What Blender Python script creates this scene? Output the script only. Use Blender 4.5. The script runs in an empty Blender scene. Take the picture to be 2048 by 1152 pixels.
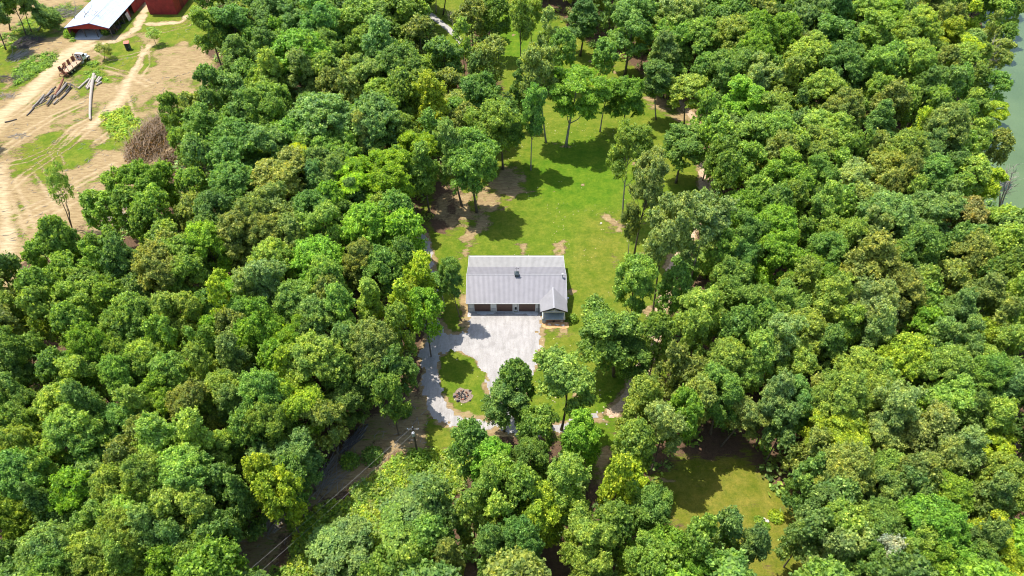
import bpy, bmesh, math, random
import numpy as np
from mathutils import Vector, Matrix

S = bpy.context.scene
C = S.collection
R = math.radians

# ---------------------------------------------------------------- camera
PITCH, FOC, HC = R(46), 1365.0, 94.4      # pitch below the horizon, focal length in photo pixels, metres above ground
cd = bpy.data.cameras.new('camera'); cam = bpy.data.objects.new('camera', cd); C.objects.link(cam)
cam.location = (0, 0, HC); cam.rotation_euler = (R(90) - PITCH, 0, 0)
cd.sensor_width = 36; cd.lens = 36 * FOC / 2048; cd.clip_start = 1; cd.clip_end = 3000
S.camera = cam
S.render.resolution_x, S.render.resolution_y = 1024, 576

# ---------------------------------------------------------------- sky and sun
TOSUN = Vector((-.332, .23, 1)).normalized()
EL = math.asin(TOSUN.z); AZ = math.atan2(TOSUN.x, TOSUN.y)
W = bpy.data.worlds.new('World'); S.world = W; W.use_nodes = True
wn = W.node_tree; bg = wn.nodes['Background']
sky = wn.nodes.new('ShaderNodeTexSky'); sky.sky_type = 'NISHITA'; sky.sun_disc = False
sky.sun_elevation = EL; sky.sun_rotation = AZ; sky.air_density = 1.2; sky.dust_density = 1.5
wn.links.new(sky.outputs[0], bg.inputs[0]); bg.inputs[1].default_value = 0.15
sl = bpy.data.lights.new('sun', 'SUN'); sun = bpy.data.objects.new('sun', sl); C.objects.link(sun)
sl.energy = 4.1; sl.angle = R(.5); sl.color = (1, .955, .87)
sun.rotation_euler = TOSUN.to_track_quat('Z', 'Y').to_euler()
S.view_settings.view_transform = 'Standard'; S.view_settings.look = 'None'
S.view_settings.exposure = 0.86; S.view_settings.gamma = 1
S.render.engine = 'CYCLES'; S.cycles.filter_width = 1.1
S.cycles.max_bounces = 8; S.cycles.diffuse_bounces = 4; S.cycles.transmission_bounces = 4; S.cycles.transparent_max_bounces = 4

# ---------------------------------------------------------------- small helpers
def at(px, py, z=0.0):
    """photo pixel -> world point at height z"""
    u = (px - 1024) / FOC; v = (576 - py) / FOC
    d = Vector((u, math.cos(PITCH) + v * math.sin(PITCH), -math.sin(PITCH) + v * math.cos(PITCH)))
    t = (z - HC) / d.z
    return Vector((d.x * t, d.y * t, z))
def atz(px, py, y):
    """photo pixel -> world point at distance y"""
    u = (px - 1024) / FOC; v = (576 - py) / FOC
    d = Vector((u, math.cos(PITCH) + v * math.sin(PITCH), -math.sin(PITCH) + v * math.cos(PITCH)))
    t = y / d.y
    return Vector((d.x * t, y, HC + d.z * t))
def zdepth(p): return p[1] * math.cos(PITCH) - (p[2] - HC) * math.sin(PITCH)

def tag(o, label=None, cat=None, group=None, kind=None):
    if label: o['label'] = label
    if cat: o['category'] = cat
    if group: o['group'] = group
    if kind: o['kind'] = kind
    return o
def empty(name, loc, rz=0, label=None, cat=None, group=None, scale=None):
    o = bpy.data.objects.new(name, None); C.objects.link(o)
    o.location = loc; o.rotation_euler = (0, 0, rz)
    o.empty_display_size = .5
    if scale: o.scale = scale
    return tag(o, label, cat, group)
def mesh_np(name, V, F, smooth=False, mats=None):
    """V (n,3), F (m,k) numpy arrays"""
    me = bpy.data.meshes.new(name)
    V = np.asarray(V, dtype=np.float32); F = np.asarray(F, dtype=np.int32)
    k = F.shape[1]
    me.vertices.add(len(V)); me.vertices.foreach_set('co', V.ravel())
    me.loops.add(F.size); me.loops.foreach_set('vertex_index', F.ravel())
    me.polygons.add(len(F)); me.polygons.foreach_set('loop_start', np.arange(0, F.size, k, dtype=np.int32))
    me.polygons.foreach_set('use_smooth', np.full(len(F), smooth))
    me.update(calc_edges=True)
    for m in (mats or []): me.materials.append(m)
    return me
class MB:
    """collects boxes, bars, tubes and polygons into one mesh"""
    def __init__(s): s.v = []; s.f = []
    def poly(s, pts):
        b = len(s.v); s.v += [tuple(p) for p in pts]; s.f.append(tuple(range(b, b + len(pts))))
    def box(s, x0, x1, y0, y1, z0, z1):
        b = len(s.v)
        s.v += [(x0,y0,z0),(x1,y0,z0),(x1,y1,z0),(x0,y1,z0),(x0,y0,z1),(x1,y0,z1),(x1,y1,z1),(x0,y1,z1)]
        for q in ((0,3,2,1),(4,5,6,7),(0,1,5,4),(1,2,6,5),(2,3,7,6),(3,0,4,7)): s.f.append(tuple(b + i for i in q))
        return s
    def slab(s, pts, t):
        """polygon pts with thickness t downwards along its normal"""
        P = [Vector(p) for p in pts]; n = (P[1] - P[0]).cross(P[2] - P[0]).normalized()
        if n.z < 0: n = -n; P = P[::-1]
        b = len(s.v); k = len(P)
        s.v += [tuple(p) for p in P] + [tuple(p - n * t) for p in P]
        s.f.append(tuple(range(b, b + k))); s.f.append(tuple(range(b + 2*k - 1, b + k - 1, -1)))
        for i in range(k):
            j = (i + 1) % k; s.f.append((b + i, b + k + i, b + k + j, b + j))
        return s
    def tube(s, pts, rad, n=8, cap=True):
        P = [Vector(p) for p in pts]
        if not hasattr(rad, '__len__'): rad = [rad] * len(P)
        b = len(s.v); last = None
        for i, p in enumerate(P):
            d = (P[min(i+1, len(P)-1)] - P[max(i-1, 0)]).normalized()
            if last is None:
                a = d.orthogonal().normalized()
            else:
                a = (last - d * last.dot(d)).normalized()
            last = a; c = d.cross(a)
            for k in range(n):
                t = 2 * math.pi * k / n
                s.v.append(tuple(p + (a * math.cos(t) + c * math.sin(t)) * rad[i]))
        for i in range(len(P) - 1):
            for k in range(n):
                k2 = (k + 1) % n
                s.f.append((b + i*n + k, b + i*n + k2, b + (i+1)*n + k2, b + (i+1)*n + k))
        if cap:
            s.f.append(tuple(b + k for k in range(n))[::-1]); s.f.append(tuple(b + (len(P)-1)*n + k for k in range(n)))
        return s
    def blob(s, c, r, n=7, m=5, jit=.12, rng=random):
        b = len(s.v); c = Vector(c); r = Vector(r) if hasattr(r, '__len__') else Vector((r, r, r))
        for i in range(m + 1):
            ph = math.pi * i / m
            for k in range(n):
                t = 2 * math.pi * k / n; q = 1 + rng.uniform(-jit, jit)
                s.v.append((c.x + r.x*q*math.sin(ph)*math.cos(t), c.y + r.y*q*math.sin(ph)*math.sin(t), c.z + r.z*q*math.cos(ph)))
        for i in range(m):
            for k in range(n):
                k2 = (k+1) % n; s.f.append((b+i*n+k, b+(i+1)*n+k, b+(i+1)*n+k2, b+i*n+k2))
        return s
    def mesh(s, name, mat=None, smooth=False):
        me = bpy.data.meshes.new(name); me.from_pydata(s.v, [], s.f); me.update()
        if smooth: me.polygons.foreach_set('use_smooth', [True] * len(me.polygons))
        if mat: me.materials.append(mat)
        return me
    def build(s, name, mat, parent=None, smooth=False, bevel=0):
        o = bpy.data.objects.new(name, s.mesh(name, mat, smooth)); C.objects.link(o)
        if parent: o.parent = parent
        if bevel:
            m = o.modifiers.new('bevel', 'BEVEL'); m.width = bevel; m.segments = 2; m.limit_method = 'ANGLE'
        return o
def copy_tree(o, parent=None):
    c = o.copy(); C.objects.link(c)
    if parent: c.parent = parent
    for ch in list(o.children): copy_tree(ch, c)
    return c

# ---------------------------------------------------------------- materials
def newmat(name):
    m = bpy.data.materials.new(name); m.use_nodes = True; nt = m.node_tree
    return m, nt, nt.nodes['Principled BSDF']
def N(nt, t, **k):
    n = nt.nodes.new(t)
    for a, b in k.items():
        if a.startswith('i_'):
            key = a[2:]; key = int(key) if key.isdigit() else key.replace('_', ' ')
            n.inputs[key].default_value = b
        else: setattr(n, a, b)
    return n
def ramp(nt, src, stops, interp='LINEAR'):
    n = nt.nodes.new('ShaderNodeValToRGB'); e = n.color_ramp.elements; n.color_ramp.interpolation = interp
    e[0].position, e[0].color = stops[0][0], (*stops[0][1], 1)
    e[1].position, e[1].color = stops[-1][0], (*stops[-1][1], 1)
    for p, c in stops[1:-1]:
        q = e.new(p); q.color = (*c, 1)
    nt.links.new(src, n.inputs[0]); return n.outputs[0]
def mixc(nt, fac, a, b, blend='MIX'):
    n = nt.nodes.new('ShaderNodeMix'); n.data_type = 'RGBA'; n.blend_type = blend
    for s, v in ((n.inputs[0], fac), (n.inputs[6], a), (n.inputs[7], b)):
        if isinstance(v, (int, float)): s.default_value = v
        elif isinstance(v, tuple): s.default_value = (*v, 1)
        else: nt.links.new(v, s)
    return n.outputs[2]
def math_(nt, op, a, b=0.0, clamp=False):
    n = nt.nodes.new('ShaderNodeMath'); n.operation = op; n.use_clamp = clamp
    for s, v in ((n.inputs[0], a), (n.inputs[1], b)):
        if isinstance(v, (int, float)): s.default_value = v
        else: nt.links.new(v, s)
    return n.outputs[0]
def noise(nt, vec, scale, detail=4, rough=.55, dist=0.0):
    n = N(nt, 'ShaderNodeTexNoise'); n.inputs['Scale'].default_value = scale; n.inputs['Detail'].default_value = detail
    n.inputs['Roughness'].default_value = rough; n.inputs['Distortion'].default_value = dist
    nt.links.new(vec, n.inputs['Vector']); return n.outputs['Fac']
def mapping(nt, vec, scale=(1,1,1), rot=(0,0,0)):
    n = N(nt, 'ShaderNodeMapping'); n.inputs['Scale'].default_value = scale; n.inputs['Rotation'].default_value = rot
    nt.links.new(vec, n.inputs['Vector']); return n.outputs[0]
def bump(nt, bs, h, strength, dist=.1):
    n = N(nt, 'ShaderNodeBump'); n.inputs['Strength'].default_value = strength; n.inputs['Distance'].default_value = dist
    nt.links.new(h, n.inputs['Height']); nt.links.new(n.outputs[0], bs.inputs['Normal'])
def simple(name, col, rough=.7, var=.25, scale=3.0, metal=0.0, bmp=0.0, spec=.4):
    m, nt, bs = newmat(name)
    tc = N(nt, 'ShaderNodeTexCoord').outputs['Object']
    n1 = noise(nt, tc, scale, 6, .6)
    lo = tuple(c * (1 - var) for c in col); hi = tuple(min(1, c * (1 + var)) for c in col)
    nt.links.new(ramp(nt, n1, [(.3, lo), (.7, hi)]), bs.inputs['Base Color'])
    bs.inputs['Roughness'].default_value = rough; bs.inputs['Metallic'].default_value = metal
    bs.inputs['Specular IOR Level'].default_value = spec
    if bmp: bump(nt, bs, noise(nt, tc, scale * 6, 5), bmp, .05)
    return m

def leaf_material(name, attribute=None, col=None):
    m, nt, bs = newmat(name)
    if attribute: base = N(nt, 'ShaderNodeAttribute', attribute_name=attribute).outputs['Color']
    elif col:
        rgb = N(nt, 'ShaderNodeRGB'); rgb.outputs[0].default_value = (*col, 1); base = rgb.outputs[0]
    else: base = N(nt, 'ShaderNodeObjectInfo').outputs['Color']
    geo = N(nt, 'ShaderNodeNewGeometry')
    isl = geo.outputs['Random Per Island']
    pos = geo.outputs['Position']
    sp = ramp(nt, isl, [(0, (.45, .5, .45)), (.5, (.95, .96, .92)), (.88, (1.35, 1.28, 1.15)), (1, (2.2, 1.9, 2.1))])
    c = mixc(nt, 1.0, base, sp, 'MULTIPLY')
    n2 = noise(nt, pos, .32, 3)
    c = mixc(nt, 1.0, c, ramp(nt, n2, [(.34, (.80, .86, .9)), (.66, (1.2, 1.12, .95))]), 'MULTIPLY')
    c = mixc(nt, 1.0, c, ramp(nt, noise(nt, pos, 1.1, 3), [(.34, (.80, .90, 1.0)), (.66, (1.22, 1.1, .9))]), 'MULTIPLY')
    nt.links.new(c, bs.inputs['Base Color'])
    bs.inputs['Roughness'].default_value = .48; bs.inputs['Specular IOR Level'].default_value = .28
    tr = N(nt, 'ShaderNodeBsdfTranslucent')
    nt.links.new(mixc(nt, 1.0, c, (1.35, 1.33, .60), 'MULTIPLY'), tr.inputs['Color'])
    mx = N(nt, 'ShaderNodeMixShader'); mx.inputs[0].default_value = .50
    out = nt.nodes['Material Output']
    nt.links.new(bs.outputs[0], mx.inputs[1]); nt.links.new(tr.outputs[0], mx.inputs[2]); nt.links.new(mx.outputs[0], out.inputs[0])
    return m
M = {}
M['leaf'] = leaf_material('tree_leaves')
M['leafattr'] = leaf_material('mixed_leaves', attribute='leafcol')
def bark(name, a, b):
    m, nt, bs = newmat(name); tc = N(nt, 'ShaderNodeTexCoord').outputs['Object']
    n1 = noise(nt, mapping(nt, tc, (5, 5, 1.2)), 1.5, 6, .7)
    nt.links.new(ramp(nt, n1, [(.3, a), (.7, b)]), bs.inputs['Base Color']); bs.inputs['Roughness'].default_value = .9
    bump(nt, bs, n1, .6, .05); return m
M['bark'] = bark('tree_bark', (.06, .045, .03), (.17, .135, .10))
M['palebark'] = bark('pale_bark', (.16, .14, .11), (.42, .38, .32))
M['deadwood'] = bark('dead_wood', (.14, .12, .10), (.40, .36, .31))
M['darkwood'] = bark('weathered_wood', (.035, .03, .028), (.15, .13, .12))

# ---------------------------------------------------------------- ground masks (numpy, world metres)
def W2(pts, z=0): return np.array([tuple(at(x, y, z))[:2] for x, y in pts])
def sdist(X, Y, poly):
    """signed distance to polygon, positive inside"""
    d = np.full(X.shape, 1e9); ins = np.zeros(X.shape, bool); n = len(poly)
    for i in range(n):
        x1, y1 = poly[i]; x2, y2 = poly[(i+1) % n]; dx, dy = x2-x1, y2-y1
        t = np.clip(((X-x1)*dx + (Y-y1)*dy) / (dx*dx + dy*dy + 1e-9), 0, 1)
        d = np.minimum(d, np.hypot(X-x1-t*dx, Y-y1-t*dy))
        if abs(dy) > 1e-9:
            c = ((y1 > Y) != (y2 > Y)) & (X < (x2-x1) * (Y-y1) / dy + x1); ins ^= c
    return np.where(ins, d, -d)
def ldist(X, Y, line, w):
    """positive within width w (one number or one per point) of the polyline"""
    best = np.full(X.shape, -1e9)
    for i in range(len(line)-1):
        x1, y1 = line[i]; x2, y2 = line[i+1]; dx, dy = x2-x1, y2-y1
        t = np.clip(((X-x1)*dx + (Y-y1)*dy) / (dx*dx + dy*dy + 1e-9), 0, 1)
        ww = w if not hasattr(w, '__len__') else w[i] + (w[i+1]-w[i]) * t
        best = np.maximum(best, ww/2 - np.hypot(X-x1-t*dx, Y-y1-t*dy))
    return best
_rg = np.random.RandomState(5); _L = _rg.rand(256, 256)
def vnoise(X, Y, s):
    x = X / s; y = Y / s; xi = np.floor(x).astype(int); yi = np.floor(y).astype(int); fx = x-xi; fy = y-yi
    fx = fx*fx*(3-2*fx); fy = fy*fy*(3-2*fy); g = lambda a, b: _L[a % 256, b % 256]
    return (g(xi,yi)*(1-fx)+g(xi+1,yi)*fx)*(1-fy) + (g(xi,yi+1)*(1-fx)+g(xi+1,yi+1)*fx)*fy
def fbm(X, Y, s, o=4):
    t = 0; a = .5
    for i in range(o): t = t + a * vnoise(X + 37*i, Y - 53*i, s / 2**i); a *= .5
    return t - .47
def sm(v, a, b):
    t = np.clip((v-a)/(b-a), 0, 1); return t*t*(3-2*t)

LAWN = W2([(985,-20),(1110,30),(1180,90),(1250,120),(1335,190),(1400,255),(1412,340),(1405,420),(1360,480),(1335,600),(1345,700),(1310,780),(1245,860),(1250,960),(1230,1010),(1190,960),(1180,900),(1100,880),(1010,870),(960,890),(905,930),(860,905),(835,850),(850,790),(855,700),(872,640),(862,560),(848,500),(852,420),(850,360),(930,330),(1000,300),(1020,250),(1015,200),(985,120)])
LAWN2 = W2([(860,-30),(960,-30),(950,60),(900,95),(850,30)])
LOWER = W2([(1350,900),(1420,862),(1480,890),(1545,955),(1605,1050),(1665,1175),(1400,1175),(1375,1100),(1330,1040),(1310,960)])
LOGYARD = W2([(-40,-60),(440,-60),(430,60),(425,100),(428,160),(410,215),(360,260),(340,330),(300,430),(250,470),(150,480),(60,520),(20,620),(-60,640)])
YGRASS = [W2(q) for q in (
    [(228,70),(300,-30),(470,-40),(450,30),(420,75),(395,90),(330,95),(300,70),(265,75)],
    [(190,85),(270,70),(330,90),(300,150),(240,165),(200,135)],
    [(165,120),(230,130),(215,165),(180,160),(160,140)],
    [(130,192),(175,172),(190,190),(150,200)],
    [(188,250),(250,215),(300,240),(290,290),(215,300)],
    [(20,300),(90,270),(140,250),(185,285),(182,325),(130,345),(60,360),(10,360)],
    [(-40,130),(70,25),(140,5),(170,20),(60,100),(0,190),(-40,200)],
    [(0,200),(50,130),(110,108),(118,125),(80,160),(20,185)],
    [(60,340),(120,320),(130,370),(80,380)], [(0,400),(30,390),(35,440),(5,470)])]
WEEDS = W2([(540,1175),(566,1090),(592,1040),(640,1016),(689,995),(745,955),(801,913),(839,902),(905,905),(960,930),(900,1000),(850,1060),(760,1100),(720,1175)])
BANK = W2([(420,1175),(478,1076),(540,1030),(604,981),(650,930),(689,890),(740,838),(801,800),(815,775),(850,790),(858,870),(850,905),(801,915),(745,957),(689,997),(640,1018),(592,1042),(566,1090),(535,1175)])
DIRTS = [W2(q) for q in (
    [(868,385),(905,365),(950,385),(985,345),(1035,325),(1066,345),(1055,385),(1010,395),(985,425),(960,460),(925,470),(880,440)],
    [(1195,428),(1225,420),(1250,432),(1262,455),(1240,462),(1205,448)],
    [(1230,512),(1255,508),(1282,512),(1265,532),(1235,530)],
    [(925,455),(950,450),(945,480),(935,515),(922,512)],
    [(1290,615),(1320,600),(1338,640),(1310,665),(1295,650)],
    [(1290,150),(1330,140),(1390,210),(1395,250),(1340,235),(1300,215)],
    [(1040,490),(1052,488),(1053,512),(1043,512)], [(1113,488),(1126,488),(1124,512),(1116,512)],
    [(1325,540),(1385,480),(1400,500),(1360,600),(1330,640)],
    [(1083,645),(1142,640),(1145,665),(1090,658)], [(930,630),(940,600),(920,600),(915,640),(912,668),(938,672)],
    [(1190,880),(1230,900),(1235,960),(1215,1010),(1195,980)],
    [(700,1020),(760,1040),(790,1075),(770,1085),(715,1050)])]
LITTER = [W2(q) for q in ([(1350,905),(1420,858),(1475,885),(1490,915),(1440,925),(1380,925)], [(868,360),(920,350),(935,420),(890,470),(858,455)])]
PAD = W2([(934,624),(1084,624),(1086,652),(1087,690),(1080,718),(1062,748),(1050,790),(1052,835),(1020,850),(1002,835),(985,800),(968,775),(966,748),(945,718),(905,700),(880,712),(872,690),(885,660),(905,668),(934,664)])
LOOP = W2([(845,470),(858,530),(862,590),(862,630),(872,670),(862,705),(859,750),(864,790),(880,820),(905,838),(950,853),(1000,850),(1060,862),(1130,852),(1190,832),(1212,842)])
LOOPW = [2.2,2.4,2.6,2.8,3.4,3.0,2.9,2.9,2.9,2.8,2.8,2.8,2.6,2.4,1.8,1.4]
PATH = W2([(1228,825),(1260,790),(1300,710),(1322,620),(1340,560),(1365,495),(1402,430),(1410,380),(1408,335),(1398,290),(1388,245),(1385,232),(1350,190),(1310,150)])
LANE = W2([(985,150),(965,130),(900,60),(835,10),(800,-30),(850,-60)])
TRACK = [W2(q) for q in ([(-40,290),(0,235),(60,185),(130,112),(175,80),(200,72)], [(130,110),(175,95),(235,80),(270,60),(300,0)], [(180,255),(240,200),(262,150),(285,110),(300,90)], [(0,330),(10,420),(15,490),(0,560)], [(300,48),(360,45),(410,10),(430,-30)])]
SHORE = W2([(1985,-80),(2010,100),(2000,180),(2008,290),(2030,440),(2120,560)], -3)
def lake_d(X, Y):
    """metres past the shore line, positive on the lake side"""
    xs = np.interp(Y, SHORE[::-1,1], SHORE[::-1,0]) + fbm(np.asarray(Y, float)*1.0, np.zeros_like(np.asarray(Y, float)), 14) * 5
    return (X - xs) * .9
def terrain(X, Y):
    d = lake_d(X, Y); flat = sm(d, -16, 3) * -5.5
    far = sm(X, 50, 110) * sm(-d, 14, 30)
    return flat + far * fbm(X, Y, 60, 3) * 1.5
def tz(x, y): return float(terrain(np.array([x]), np.array([y]))[0])

# ground sheet: fine in view, stretched out to the horizon around it
xs = np.concatenate([-np.geomspace(1500, 186, 14), np.arange(-180, 180.1, .42), np.geomspace(186, 1500, 14)])
ys = np.concatenate([-np.geomspace(1200, 10, 10)+20, np.arange(22, 236, .42), np.geomspace(242, 2500, 14)])
GX, GY = np.meshgrid(xs, ys); nx, ny = len(xs), len(ys)
n1 = fbm(GX, GY, 6); n2 = fbm(GX + 90, GY, 2.2); n3 = fbm(GX, GY + 300, 18)
grass = sm(sdist(GX, GY, LAWN) + n1*6 + n2*3, -2.4, 2.2)
grass = np.maximum(grass, sm(sdist(GX, GY, LAWN2) + n1*5, -1, 1)); lush = .62 + n3*1.3
lush += sm(sdist(GX, GY, W2([(1040,330),(1160,290),(1240,330),(1250,420),(1130,480),(1030,440)])) + n1*12, -6, 8) * .5
low = sm(sdist(GX, GY, LOWER) + n1*5 + n2*3, -2.4, 2.2); grass = np.maximum(grass, low * (.86 + n2*.5)); lush = lush * (1-low) + low * (.05 + n3*.3)
dirt = np.zeros_like(GX)
for q in DIRTS: dirt = np.maximum(dirt, sm(sdist(GX, GY, q) + n1*3.5 + n2*5, -1.8, 2.0))
lit = np.zeros_like(GX)
for q in LITTER: lit = np.maximum(lit, sm(sdist(GX, GY, q) + n1*4 + n2*3, -1, 1))
dirt = np.maximum(dirt, sm(n2 + n1*.8, .30, .36) * grass * .8 * (n3 > -.1))
dirt *= (.62 + n2*1.6).clip(0, 1); grass *= (1 - dirt*1.1).clip(0, 1) * (1 - lit)
yard = sm(sdist(GX, GY, LOGYARD) + n1*7 + n2*2, -1, 1.5)
yg = np.zeros_like(GX)
for q in YGRASS: yg = np.maximum(yg, sm(sdist(GX, GY, q) + n1*8 + n2*7, -3, 4))
yg = np.maximum(yg, sm(n3*.8 + n1*1.3 + n2*.9, -.2, .5) * .62)
trk = np.zeros_like(GX)
for i, q in enumerate(TRACK): trk = np.maximum(trk, sm(ldist(GX, GY, q, [4.2, 2.6, 2.2, 2.2, 2.4][i]) + n2*2.5 + n1*1.5, -1.3, 1.3))
yg *= (1 - trk)
rut = np.zeros_like(GX); NR = (GX > -175) & (GX < -60)
for q in [[(0,305),(60,262),(110,232),(170,205)],[(0,330),(55,320),(100,300),(150,255),(190,235)],[(10,385),(50,350),(90,322),(140,290),(190,245),(240,210)],[(20,365),(45,420),(60,460)],[(70,330),(110,395),(130,420)],
          [(120,330),(108,300),(140,268)],[(0,255),(60,215),(118,165)],[(205,135),(262,150),(300,170)],[(240,170),(262,235),(230,260),(195,285)],[(195,100),(225,118),(262,112),(300,100)],[(290,90),(292,130),(272,160)],
          [(300,60),(330,62),(375,50),(410,15)],[(30,430),(100,400),(160,365),(230,330)],[(40,450),(110,420),(190,380)],[(0,228),(70,170),(140,110),(170,98)]]:
    w_ = W2(q)
    for off in (-.95, .95):
        dd_ = np.gradient(w_, axis=0); nn_ = np.stack([-dd_[:,1], dd_[:,0]], -1); nn_ /= np.linalg.norm(nn_, axis=1)[:, None]
        v_ = sm(ldist(GX[NR], GY[NR], w_ + nn_*off, .75) + n2[NR]*.5, -.25, .3); rut[NR] = np.maximum(rut[NR], v_*.8)
yg = yg*(1 - rut*.75); trk = np.maximum(trk, rut*.6)
chips = sm(sdist(GX, GY, W2([(110,470),(150,440),(240,330),(300,290),(330,330),(260,430),(200,470)])) + n1*8, -3, 3)
grass = grass*(1-yard) + yard*yg*.95; dirt = dirt*(1-yard) + yard*(1-yg); dirt = dirt*(1 - yard*.42*chips); lush = lush*(1-yard) + yard*(.45 + n2*.9 + n1*.6)
bank = sm(sdist(GX, GY, BANK) + n1*4, -1, 1.5) * (1-yard); dirt = np.maximum(dirt, bank*(.85+n2*1.8+n1*.8).clip(0, 1)); grass = np.maximum(grass*(1-bank), bank*(n1*1.6+.12).clip(0, .5))
wd = sm(sdist(GX, GY, WEEDS) + n1*4 + n2*3, -.6, 1) * (1-yard); grass = np.maximum(grass*(1-wd), wd*(.62 + n2*1.2)); dirt = np.maximum(dirt, wd*.5); lush = np.where(wd > .5, .6, lush)
gedge = np.maximum(sdist(GX, GY, PAD), ldist(GX, GY, LOOP, LOOPW)); ge = sm(gedge + n2*3, -.8, .1); grass *= 1-ge*.85; dirt = np.maximum(dirt, ge*.9)
pe = sm(ldist(GX, GY, PATH, 2.8) + n2*3, -1, .3); dirt = np.maximum(dirt, pe*.8); grass *= 1-pe*.8
GZ = terrain(GX, GY)
idx = np.arange(nx*ny).reshape(ny, nx)
Fq = np.stack([idx[:-1,:-1], idx[:-1,1:], idx[1:,1:], idx[1:,:-1]], -1).reshape(-1, 4)
gme = mesh_np('ground', np.stack([GX, GY, GZ], -1).reshape(-1, 3), Fq, True)
ca = gme.color_attributes.new('cover', 'FLOAT_COLOR', 'POINT')
ca.data.foreach_set('color', np.stack([np.clip(grass,0,1), np.clip(dirt,0,1), np.clip(lush,0,1), np.clip(trk*yard,0,1)], -1).astype(np.float32).ravel())
ground = bpy.data.objects.new('ground', gme); C.objects.link(ground); tag(ground, kind='structure')
def ground_mat():
    m, nt, bs = newmat('ground_cover'); at_ = N(nt, 'ShaderNodeAttribute', attribute_name='cover')
    sp = N(nt, 'ShaderNodeSeparateColor'); nt.links.new(at_.outputs['Color'], sp.inputs[0])
    pos = N(nt, 'ShaderNodeNewGeometry').outputs['Position']
    f1 = noise(nt, pos, 1.9, 7, .72); f2 = noise(nt, pos, 9.0, 4, .7); f3 = noise(nt, pos, .35, 4, .6)
    streak = noise(nt, mapping(nt, pos, (.45, 2.2, 1), (0, 0, R(-38))), 1.0, 6, .65, .6)
    litter = mixc(nt, .5, ramp(nt, f1, [(.35, (.045, .028, .018)), (.65, (.17, .095, .06))]), ramp(nt, f2, [(.35, (.04, .03, .018)), (.7, (.26, .16, .10))]))
    drt = mixc(nt, .4, ramp(nt, streak, [(.34, (.13, .10, .05)), (.46, (.32, .235, .13)), (.60, (.55, .45, .28))]), ramp(nt, f1, [(.3, (.24, .155, .09)), (.7, (.46, .365, .22))]))
    drt = mixc(nt, .35, drt, ramp(nt, f2, [(.35, (.13, .085, .05)), (.65, (.54, .44, .28))]))
    gdry = ramp(nt, f3, [(.35, (.155, .19, .018)), (.65, (.25, .24, .04))])
    glush = ramp(nt, f3, [(.35, (.085, .19, .009)), (.65, (.14, .235, .014))])
    g = mixc(nt, sp.outputs[2], gdry, glush)
    g = mixc(nt, 1.0, g, ramp(nt, f2, [(.3, (.62, .66, .6)), (.7, (1.3, 1.22, 1.3))]), 'MULTIPLY')
    g = mixc(nt, 1.0, g, ramp(nt, f1, [(.35, (.78, .84, .7)), (.68, (1.2, 1.12, 1.25))]), 'MULTIPLY')
    fd = math_(nt, 'ADD', sp.outputs[1], math_(nt, 'ADD', math_(nt, 'MULTIPLY', math_(nt, 'SUBTRACT', f2, .5), 1.3), math_(nt, 'MULTIPLY', math_(nt, 'SUBTRACT', f1, .5), 1.6))); fd = ramp(nt, fd, [(.3, (0,0,0)), (.62, (1,1,1))])
    fg = math_(nt, 'ADD', sp.outputs[0], math_(nt, 'ADD', math_(nt, 'MULTIPLY', math_(nt, 'SUBTRACT', streak, .5), 2.0), math_(nt, 'MULTIPLY', math_(nt, 'SUBTRACT', f2, .5), 1.1))); fg = ramp(nt, fg, [(.32, (0,0,0)), (.62, (1,1,1))])
    drt = mixc(nt, math_(nt, 'MULTIPLY', at_.outputs['Alpha'], .75), drt, ramp(nt, streak, [(.3, (.42, .33, .22)), (.65, (.74, .63, .48))]))
    g = mixc(nt, 1.0, g, ramp(nt, noise(nt, pos, .9, 5, .75), [(.35, (.74, .84, .8)), (.65, (1.18, 1.08, 1.1))]), 'MULTIPLY')
    drt = mixc(nt, 1.0, drt, (.86, .80, .67), 'MULTIPLY'); g = mixc(nt, 1.0, g, (.93, .92, .93), 'MULTIPLY')
    c = mixc(nt, fd, litter, drt); c = mixc(nt, fg, c, g)
    nt.links.new(c, bs.inputs['Base Color']); bs.inputs['Roughness'].default_value = .95; bs.inputs['Specular IOR Level'].default_value = .1
    bump(nt, bs, math_(nt, 'ADD', f2, math_(nt, 'ADD', f1, streak)), .9, .15)
    return m
gme.materials.append(ground_mat())

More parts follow.
